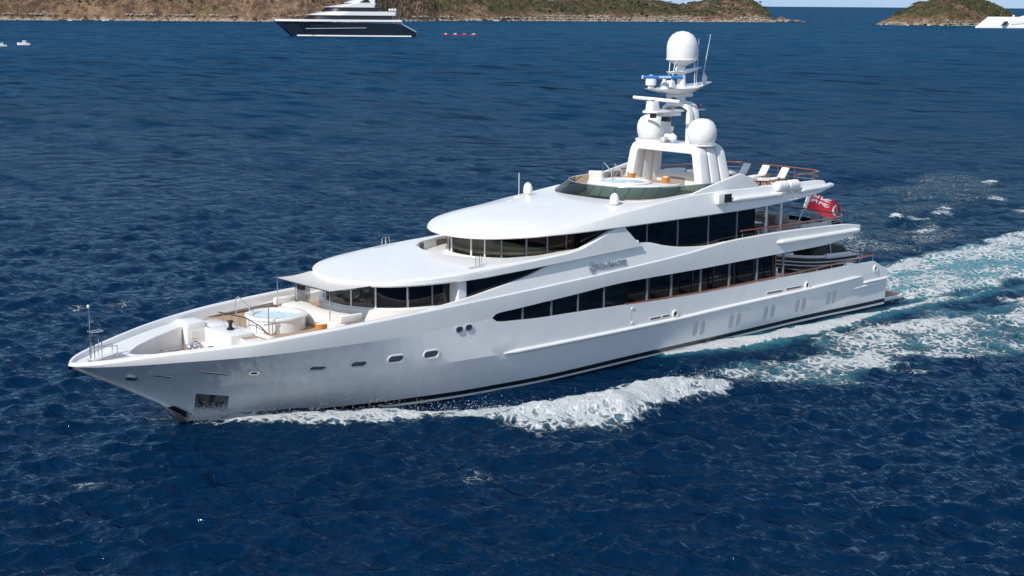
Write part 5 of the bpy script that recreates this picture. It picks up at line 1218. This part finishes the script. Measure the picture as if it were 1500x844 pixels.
# ------------------------------------------------------------------ ensign on its staff
t = thing('ensign', 'red ensign with union flag corner and white disc flying at the stern', 'flag', (51.3, 0, 6.3))
mb = MB(); mb.tube([(-.3, 0, -.2), (.15, 0, .75), (.85, 0, 1.95)], [.05, .05, .035], 8); build('staff', mb, WHITE2, t, smooth=60)
mb = MB(); mb.obox((.62, 0, 1.32), (.16, 0, -.07), (0, .03, 0), (.28, 0, .56)); build('staff_sleeve', mb, WHITEM, t)
def flag_mat(u, v):
    """u along the fly, v up; 0 red 1 white 2 blue 3 shield green"""
    if u < .5 and v > .5:
        a, b = u/.5, (v-.5)/.5; cx, cy = a-.5, b-.5
        if abs(cx) < .055 or abs(cy) < .10: return 0
        if abs(cx) < .095 or abs(cy) < .17: return 1
        d1, d2 = abs(cy-cx), abs(cy+cx)
        if min(d1, d2) < .05: return 0
        if min(d1, d2) < .15: return 1
        return 2
    dx, dy = (u-.75)*2, (v-.5)
    r_ = math.hypot(dx, dy)
    if r_ < .30: return 1 if r_ > .16 else (2 if dy < .02 else 0)
    return 0
nu, nv = 84, 46; L, H = 4.05, 1.55
def fp(u, v):
    hx, hz = .50+.62*v, .78+1.22*v                       # hoist runs along the raked staff
    w = u**.8
    return (hx+u*L*.90+.10*math.sin(5*u+v), -.05+.42*w*math.sin(7.0*u+1.2*v)-.5*u, hz-.95*u-.45*u*u*(.5+.5*v)+.16*w*math.sin(8*u+2*v)+.1*u*(v-.5))
mb = MB(); V = [fp(i/nu, j/nv) for i in range(nu+1) for j in range(nv+1)]; idx = lambda i, j: i*(nv+1)+j
mb.v = V
for i in range(nu):
    for j in range(nv): mb.f.append((idx(i, j), idx(i+1, j), idx(i+1, j+1), idx(i, j+1))); mb.m.append(flag_mat((i+.5)/nu, (j+.5)/nv))
build('cloth', mb, [REDM, WHITEM, BLUEM], t, smooth=60, merge=False, recalc=False)

# ------------------------------------------------------------------ tender stowed on the main aft deck
t = thing('tender_boat', 'grey and black tender with canopy stowed on the main aft deck', 'boat', (50.2, -1.75, 2.67))
mb = MB(); secs = []
for f in np.linspace(0, 1, 26):
    x = lerp(-4.4, 4.2, f); k = (math.sin(min(1, (f+.003)*1.9)*math.pi/2))**.75; b = 1.25*k; zt = 1.25+.62*(1-f)**2.2; kz = lerp(.95, .35, min(1, f*2.6))
    secs.append([(x, 0, kz), (x, -.55*b, kz+.12), (x, -.9*b, kz+.3), (x, -b, lerp(kz+.3, zt, .6)), (x, -b*.99, zt), (x, -b*.8, zt), (x, 0, zt-.12), (x, b*.8, zt), (x, b*.99, zt), (x, b, lerp(kz+.3, zt, .6)), (x, .9*b, kz+.3), (x, .55*b, kz+.12)])
mb.loop_loft(secs); build('hull', mb, simple('tender_grey_hull', (.07, .075, .08), .3), t, smooth=35)
def gun(off, dz, r_, mat, nm, f0=0, f1=1):
    for s_ in SIDES:
        mb = MB(); ps = []
        for f in np.linspace(f0, f1, 24):
            x = lerp(-4.42, 4.2, f); k = (math.sin(min(1, (f+.003)*1.9)*math.pi/2))**.75; ps.append((x, s_*(1.25*k+off), 1.25+.62*(1-f)**2.2+dz))
        mb.tube(ps, r_, 8); build(nm, mb, mat, t, smooth=60)
gun(.02, .0, .11, WHITE2, 'gunwale'); gun(.015, -.26, .055, BLACK, 'stripe'); gun(.0, -.40, .045, WHITE2, 'stripe'); gun(-.03, -.54, .05, BLACK, 'stripe'); gun(-.08, -.66, .04, WHITE2, 'stripe')
gun(.02, .02, .20, WHITE2, 'side_tube', .55, 1)
mb = MB(); secs = []
for x, w, z0, z1 in ((-.8, .75, 1.2, 1.3), (-.4, .85, 1.2, 1.85), (.2, .9, 1.2, 2.12), (1.6, .95, 1.2, 2.15), (2.9, .95, 1.2, 1.95), (3.4, .95, 1.2, 1.55)):
    secs.append([(x, -w, z0), (x, -w*.9, z1-.1), (x, -w*.6, z1), (x, w*.6, z1), (x, w*.9, z1-.1), (x, w, z0)])
mb.loop_loft(secs); build('cover', mb, simple('black_canvas', (.02, .022, .024), .6), t, smooth=30)
mb = MB(); mb.box(-2.2, -1.0, -.5, .5, 1.2, 1.55); mb.obox((-.75, 0, 1.75), (.03, 0, .02), (0, .8, 0), (.14, 0, .25)); build('windscreen', mb, DARKGLASS, t)
mb = MB(); mb.tube([(1.4, -.95, 1.3), (1.3, -.9, 2.25), (1.3, .9, 2.25), (1.4, .95, 1.3)], .05, 8); mb.lathe([(.12, 0), (.16, .1), (.1, .25), (.02, .3)], (1.3, -.2, 2.26), 12); build('radar_bow', mb, WHITE2, t, smooth=60)
for x in (-2.4, 1.8):
    mb = MB(); mb.box(x-.15, x+.15, -.8, .8, 0, .55); build('cradle', mb, DARKMET, t)
t = thing('crane_arm', 'white folded crane lying beside the tender on the main aft deck', 'crane', (49.8, 2.3, 2.67))
mb = MB(); mb.box(-.3, .3, -.3, .3, 0, 1.3); build('pedestal', mb, WHITE2, t, bev=.05)
mb = MB(); mb.box(-.3, 3.2, -.18, .18, 1.302, 1.6); build('boom', mb, WHITE2, t, bev=.05)
# ------------------------------------------------------------------ distant vessels and buildings
def at(px, D, z=0.0):
    """point on the water in the column px (1500-wide view) at distance D along the view axis"""
    dx, dy, ca = ray_dir(px); return Vector((CAM.x+dx*D/ca, CAM.y+dy*D/ca, z))
# dark blue motor yacht
p0, p1 = at(398, 1015), at(607, 1015); mid = (p0+p1)/2; ang = math.atan2(p1.y-p0.y, p1.x-p0.x); L = (p1-p0).length
t = thing('anchored_yacht', 'dark blue hulled motor yacht with silver white upper decks at anchor off the rocky shore', 'yacht', mid, ang)
def stack(out, name, mat, par, smooth=30):
    mb = MB(); mb.loop_loft(out); return build(name, mb, mat, par, smooth=smooth)
S_ = L/208.0                                            # metres per photo pixel along the ship
X_ = lambda px: (px-502.5)*S_
def hull_secs(tab, half, zbot):
    """tab: (x, ztop, halfbeam)"""
    return [[(x+dx*.0, -b*.55, zbot), (x, -b, lerp(zbot, zt, .5)), (x, -b, zt), (x, b, zt), (x, b, lerp(zbot, zt, .5)), (x, b*.55, zbot)] for x, zt, b, dx in tab]
W = []
for f in np.linspace(0, 1, 24):
    zt = lerp(10.2, 8.6, f) if f < .9 else lerp(8.6, 3.5, (f-.9)/.1)
    W.append((f, zt))
mb = MB(); secs = []
for f, zt in W:
    xt = lerp(X_(398), X_(606), f); xb = lerp(X_(425), X_(607), f); k = min(1, (f/.45+.0))**.6*7.2+.05; kb = min(1, f/.5)**.9*6.3+.03
    secs.append([(xb, 0, -.8), (xb, -kb, -.8), (xb, -kb, .6), (xt, -k, zt), (xt, k, zt), (xb, kb, .6), (xb, kb, -.8)])
mb.loop_loft(secs); build('hull', mb, NAVY, t, smooth=25)
mb = MB(); mb.loop_loft([[(lerp(X_(432), X_(600), f), s_*(min(1, (f+.02)/.5)**.9*6.3+.9), z) for s_, z in ((-1, .35), (-1, 1.1), (1, 1.1), (1, .35))] for f in np.linspace(0, 1, 12)]); build('waterline_stripe', mb, WHITE2, t, smooth=0)
def tier(name, x0, x1, x2, x3, z0, z1, b, mat, cut=.5):
    """a deck house tier: pointed nose x0 (bottom) / x1 (top), stern x2 (top) / x3 (bottom)"""
    mb = MB(); secs = []
    for f in np.linspace(0, 1, 14):
        xb, xt = lerp(x0, x3, f), lerp(x1, x2, f); k = min(1, f/.35)**.55*b+.2
        secs.append([(xb, -k, z0), (xt, -k*.97, z1), (xt, k*.97, z1), (xb, k, z0)])
    mb.loop_loft(secs); return build(name, mb, mat, t, smooth=25)
SILV = simple('silver_white_paint', (.62, .63, .65), .25, 0)
tier('bulwark', X_(399), X_(401), X_(586), X_(586), 10.0, 11.3, 7.3, SILV)
tier('main_windows', X_(442), X_(450), X_(572), X_(572), 11.3, 14.1, 6.3, FARGLASS)
tier('upper_band', X_(444), X_(470), X_(577), X_(577), 14.1, 16.6, 7.2, SILV)
tier('upper_windows', X_(466), X_(474), X_(556), X_(552), 16.6, 19.3, 5.6, FARGLASS)
tier('top_band', X_(470), X_(512), X_(548), X_(546), 19.3, 22.2, 6.0, SILV)
tier('mast_fairing', X_(500), X_(534), X_(547), X_(546), 22.2, 26.8, 3.0, SILV)
mb = MB(); mb.plate_xz([(X_(525), 22.6), (X_(540), 22.6), (X_(537), 24.6), (X_(532), 24.4)], -3.6, 3.6); build('arch_opening', mb, FARGLASS, t, smooth=0)
mb = MB(); mb.tube([(X_(399), 0, 11.2), (X_(397), 0, 12.6)], .2, 6); build('jackstaff', mb, WHITE2, t)
for px_ in (436, 442, 448):
    mb = MB(); mb.box(X_(px_), X_(px_)+1.0, -7.6, -4, 8.0, 8.6); build('porthole', mb, FARGLASS, t, smooth=0)
for x in (544, 537):
    mb = MB(); mb.lathe([(.9, 0), (1.4, .5), (1.5, 1.4), (1.1, 2.4), (.1, 2.9)], (X_(x), 0 if x == 544 else 2, 27.3 if x == 544 else 24.5), 16); build('radome', mb, WHITE2, t, smooth=50)
mb = MB(); mb.tube([(X_(530), 0, 25), (X_(530), 0, 34)], .35, 8); mb.box(X_(528), X_(532), -2, 2, 29.6, 30.0); mb.tube([(X_(522), 0, 25), (X_(522), 0, 31)], .35, 8); build('mast', mb, DARKMET, t)
mb = MB()
for x in (567, 571, 575): mb.box(X_(x), X_(x)+1.1, -5, 5, 17.2, 18.6)
build('deck_gear', mb, WHITE2, t)
mb = MB()
for x in (577, 582, 585): mb.box(X_(x)-.3, X_(x)+.3, -6, 6, 8.6, 10.0)
build('stern_posts', mb, WHITE2, t)
mb = MB(); mb.tube([(X_(583), 0, 11), (X_(587), 0, 17.5)], .25, 6); mb.plate_xz([(X_(584), 12.5), (X_(588), 14.2), (X_(586.8), 17.0), (X_(584.5), 15.2)], -.1, .1); build('stern_flag', mb, NAVY, t)
mb = MB(); mb.plate_xz([(X_(447), 5.2), (X_(535), 5.9), (X_(535), 6.15), (X_(447), 5.45)], -7.35, -7.25); build('side_rail', mb, SILV, t)

# four small craft in a line astern of it
def craft(i, px, y, label, col, D=1088):
    p = at(px, D); t = thing('small_craft', label, 'boat', p, ang+.1*i, 'small craft moored in a line')
    mb = MB(); mb.loop_loft([[(x, -b, .1), (x, -b*1.1, z), (x, b*1.1, z), (x, b, .1)] for x, b, z in ((-2.0, .35, 1.0), (-1.0, .8, .85), (1.2, .85, .8), (1.9, .75, .75))]); build('hull', mb, [REDM, simple('faded_magenta', (.45, .06, .14), .6), REDM, simple('orange_red', (.55, .10, .04), .6)][i], t, smooth=25)
    mb = MB(); mb.box(-.7, .9, -.45, .45, .8, 1.3+.1*(i % 2), dx=.2, dy=.1); build('seat', mb, col, t, bev=.05)
craft(0, 650, 0, 'small red and white craft, nearest the dark yacht of the four in a line', WHITE2)
craft(1, 664, 0, 'small red craft with tall white seat, second from the dark yacht', WHITE2)
craft(2, 677, 0, 'small dull red craft, third from the dark yacht', simple('dull_pink', (.5, .35, .35), .6))
craft(3, 691, 0, 'small orange and white craft, farthest from the dark yacht of the four', CUSH)
# small white motor boats near the left edge
def mboat(px, D, label, rz, k=1.0):
    t = thing('motor_boat', label, 'boat', at(px, D), rz, 'small white motor boats')
    mb = MB(); mb.loop_loft([[(x*k, -b*.7*k, 0), (x*k, -b*k, z*k), (x*k, b*k, z*k), (x*k, b*.7*k, 0)] for x, b, z in ((-3.6, .1, 1.35), (-2.6, .8, 1.2), (-1, 1.2, 1.05), (3.0, 1.2, .95))]); build('hull', mb, WHITE2, t, smooth=25)
    mb = MB(); mb.box(-.9*k, 1.1*k, -.8*k, .8*k, 1.0*k, 2.2*k, dx=.15, dy=.05); build('cabin', mb, WHITE2, t, bev=.05)
    mb = MB(); mb.box(-.75*k, 1.0*k, -.83*k, .83*k, 1.45*k, 1.85*k, dx=.08, dy=.01); build('window', mb, FARGLASS, t)
mboat(29.5, 770, 'small white motor boat with a cabin, out on open water below the left headland', ang)
mboat(-3.5, 745, 'small white motor boat cut off by the left edge of the picture', ang+.2, .8)
# white yacht entering at the right edge
pA, pB = at(1428, 1690), at(1570, 1690); a2 = math.atan2(pB.y-pA.y, pB.x-pA.x); sL = (pB-pA).length/142.0; Q = lambda px: (px-1428)*sL
t = thing('sloping_bow_yacht', 'white yacht with reverse raked bow and dark anchor opening, cut by the right edge', 'yacht', pA, a2)
mb = MB(); secs = []
for f in np.linspace(0, 1, 26)**1.5:
    xb, xt = lerp(Q(1427), Q(1566), f), lerp(Q(1445), Q(1570), f); b = min(1, f/.55)**.75*8+.05; bt = min(1, (f+.04)/.55)**.7*7.2
    zk = lerp(9.6, 8.6, min(1, f*1.5))
    secs.append([(xb, -b, -.5), (xb, -b*1.04, .8), (lerp(xb, xt, .55), -b*.90-.3, 6.6), (lerp(xb, xt, .8), -b*.96-.3, zk), (lerp(xb, xt, .93), -bt*.97, 11.4), (xt, -bt*.8, 12.1), (xt, bt*.8, 12.1), (lerp(xb, xt, .93), bt*.97, 11.4), (lerp(xb, xt, .8), b*.96+.3, zk), (lerp(xb, xt, .55), b*.90+.3, 6.6), (xb, b*1.04, .8), (xb, b, -.5)])
mb.loop_loft(secs); build('hull', mb, WHITE2, t, smooth=20)
mb = MB(); mb.plate_xz([(Q(1463), 3.2), (Q(1468), 3.2), (Q(1471.5), 7.6), (Q(1466.5), 7.0)], -8.2, -3.5); build('anchor_opening', mb, NAVY, t, smooth=0)
mb = MB(); mb.tube([(Q(1453), 0, 11.8), (Q(1453.5), 0, 28)], .18, 6); build('foremast', mb, DARKMET, t)
mb = MB(); mb.loop_loft([[(x, -b, 12.0), (x+1.5, -b*.7, 12.0+h), (x+1.5, b*.7, 12.0+h), (x, b, 12.0)] for x, b, h in ((Q(1490), .5, .5), (Q(1496), 3, 1.8), (Q(1520), 4, 2.8), (Q(1566), 4.5, 3.2))]); build('deckhouse', mb, SILV, t, smooth=30)
mb = MB(); mb.box(Q(1481), Q(1483.5), -.8, .8, 12, 14.2); build('deck_gear', mb, CUSH, t, bev=.2)
mb = MB(); mb.box(Q(1475), Q(1566), -8.6, -7.9, 6.4, 6.6); build('side_shade_stripe', mb, GREYPNT, t, smooth=0)  # grey stripe paints in the shading line along the hull side
# buildings on the headland
def zground(px, D):
    h = HS['headland']; p = at(px, D); i = np.argmin((h[:, 0]-p.x)**2+(h[:, 1]-p.y)**2); return float(h[i, 2])
def house(px, D, w, d, hgt, label, wall, roofm, sink=1.0, z=None):
    p = at(px, D); z = zground(px, D) if z is None else z; t = thing('hillside_house', label, 'house', (p.x, p.y, z-sink), ang)
    mb = MB(); mb.box(-w/2, w/2, -d/2, d/2, 0, hgt+sink); build('wall', mb, wall, t, smooth=0)
    mb = MB(); mb.plate_xz([(-w/2-.5, hgt+sink), (w/2+.5, hgt+sink), (0, hgt+sink+1.4)], -d/2-.5, d/2+.5); build('roof', mb, roofm, t, smooth=0)
    for x in (-w*.25, w*.25):
        mb = MB(); mb.box(x-.5, x+.5, -d/2-.04, -d/2+.02, sink+.8, sink+2.2); build('window', mb, FARGLASS, t, smooth=0)
OCHRE = simple('ochre_wall', (.45, .36, .16), .9)
house(688, 2160, 3.6, 4, 2.6, 'small white house high on the green slope of the headland', WHITE2, WHITE2)
house(644, 2075, 5.5, 4, 2.4, 'low ochre walled hut just above the shore of the headland', OCHRE, DARKMET)
zp = 21.0; p = at(984, 2260); zp = max(10, zground(984, 2260))
t = thing('hilltop_pavilion', 'dark open pavilion on posts standing on the headland ridge', 'pavilion', (p.x, p.y, zp-1), ang)
mb = MB(); mb.box(-6, 6, -4, 4, 5.2, 6.0, dx=.3, dy=.3); build('roof', mb, DARKMET, t, smooth=0)
for x in (-5, -1.7, 1.7, 5):
    for y in (-3, 3):
        mb = MB(); mb.box(x-.25, x+.25, y-.25, y+.25, 0, 5.2); build('post', mb, DARKMET, t, smooth=0)
mb = MB(); mb.box(-5.5, 5.5, -3.5, 3.5, .6, 1.6); build('floor', mb, DARKMET, t, smooth=0)

# ------------------------------------------------------------------ spray thrown up at the bow and along the breaking wave
rng = np.random.RandomState(4); mb = MB()
def drop(c, r):
    x, y, z = c; mb.add([(x+r, y, z), (x-r, y, z), (x, y+r, z), (x, y-r, z), (x, y, z+r), (x, y, z-r)], [(0, 2, 4), (2, 1, 4), (1, 3, 4), (3, 0, 4), (2, 0, 5), (1, 2, 5), (3, 1, 5), (0, 3, 5)])
for s_ in SIDES:
    for _ in range(9000):
        u = rng.beta(1.3, 2.2); X = lerp(-.5, 4.2, u); hw = float(np.interp(X, [-.5, 0, 3, 6.5], [.05, .15, 1.15, 2.45]))
        o_ = abs(rng.normal())*.40*(.4+u); zz = abs(rng.normal())*(.5 if u < .6 else .3)*max(.15, 1-o_*.5)
        drop((X+rng.normal()*.12, s_*(hw+.1+o_+.12*zz), zz+.05), .006+.02*rng.rand()**3)
    cr = [(x, s_*y) for x, y in CREST]; seg = np.array(cr)
    for _ in range(3000):
        q = rng.rand()**.7*(len(cr)-1.001); i = int(q); f = q-i; p = seg[i]*(1-f)+seg[i+1]*f; out = rng.normal()*.75
        drop((p[0]+rng.normal()*.3, p[1]+out*1.0, .35+abs(rng.normal())*.32), .006+.02*rng.rand()**3)
SPR = simple('white_spray', (.85, .87, .88), .6)
o = build('spray', mb, SPR, None, smooth=0, merge=False, recalc=False); o['kind'] = 'stuff'
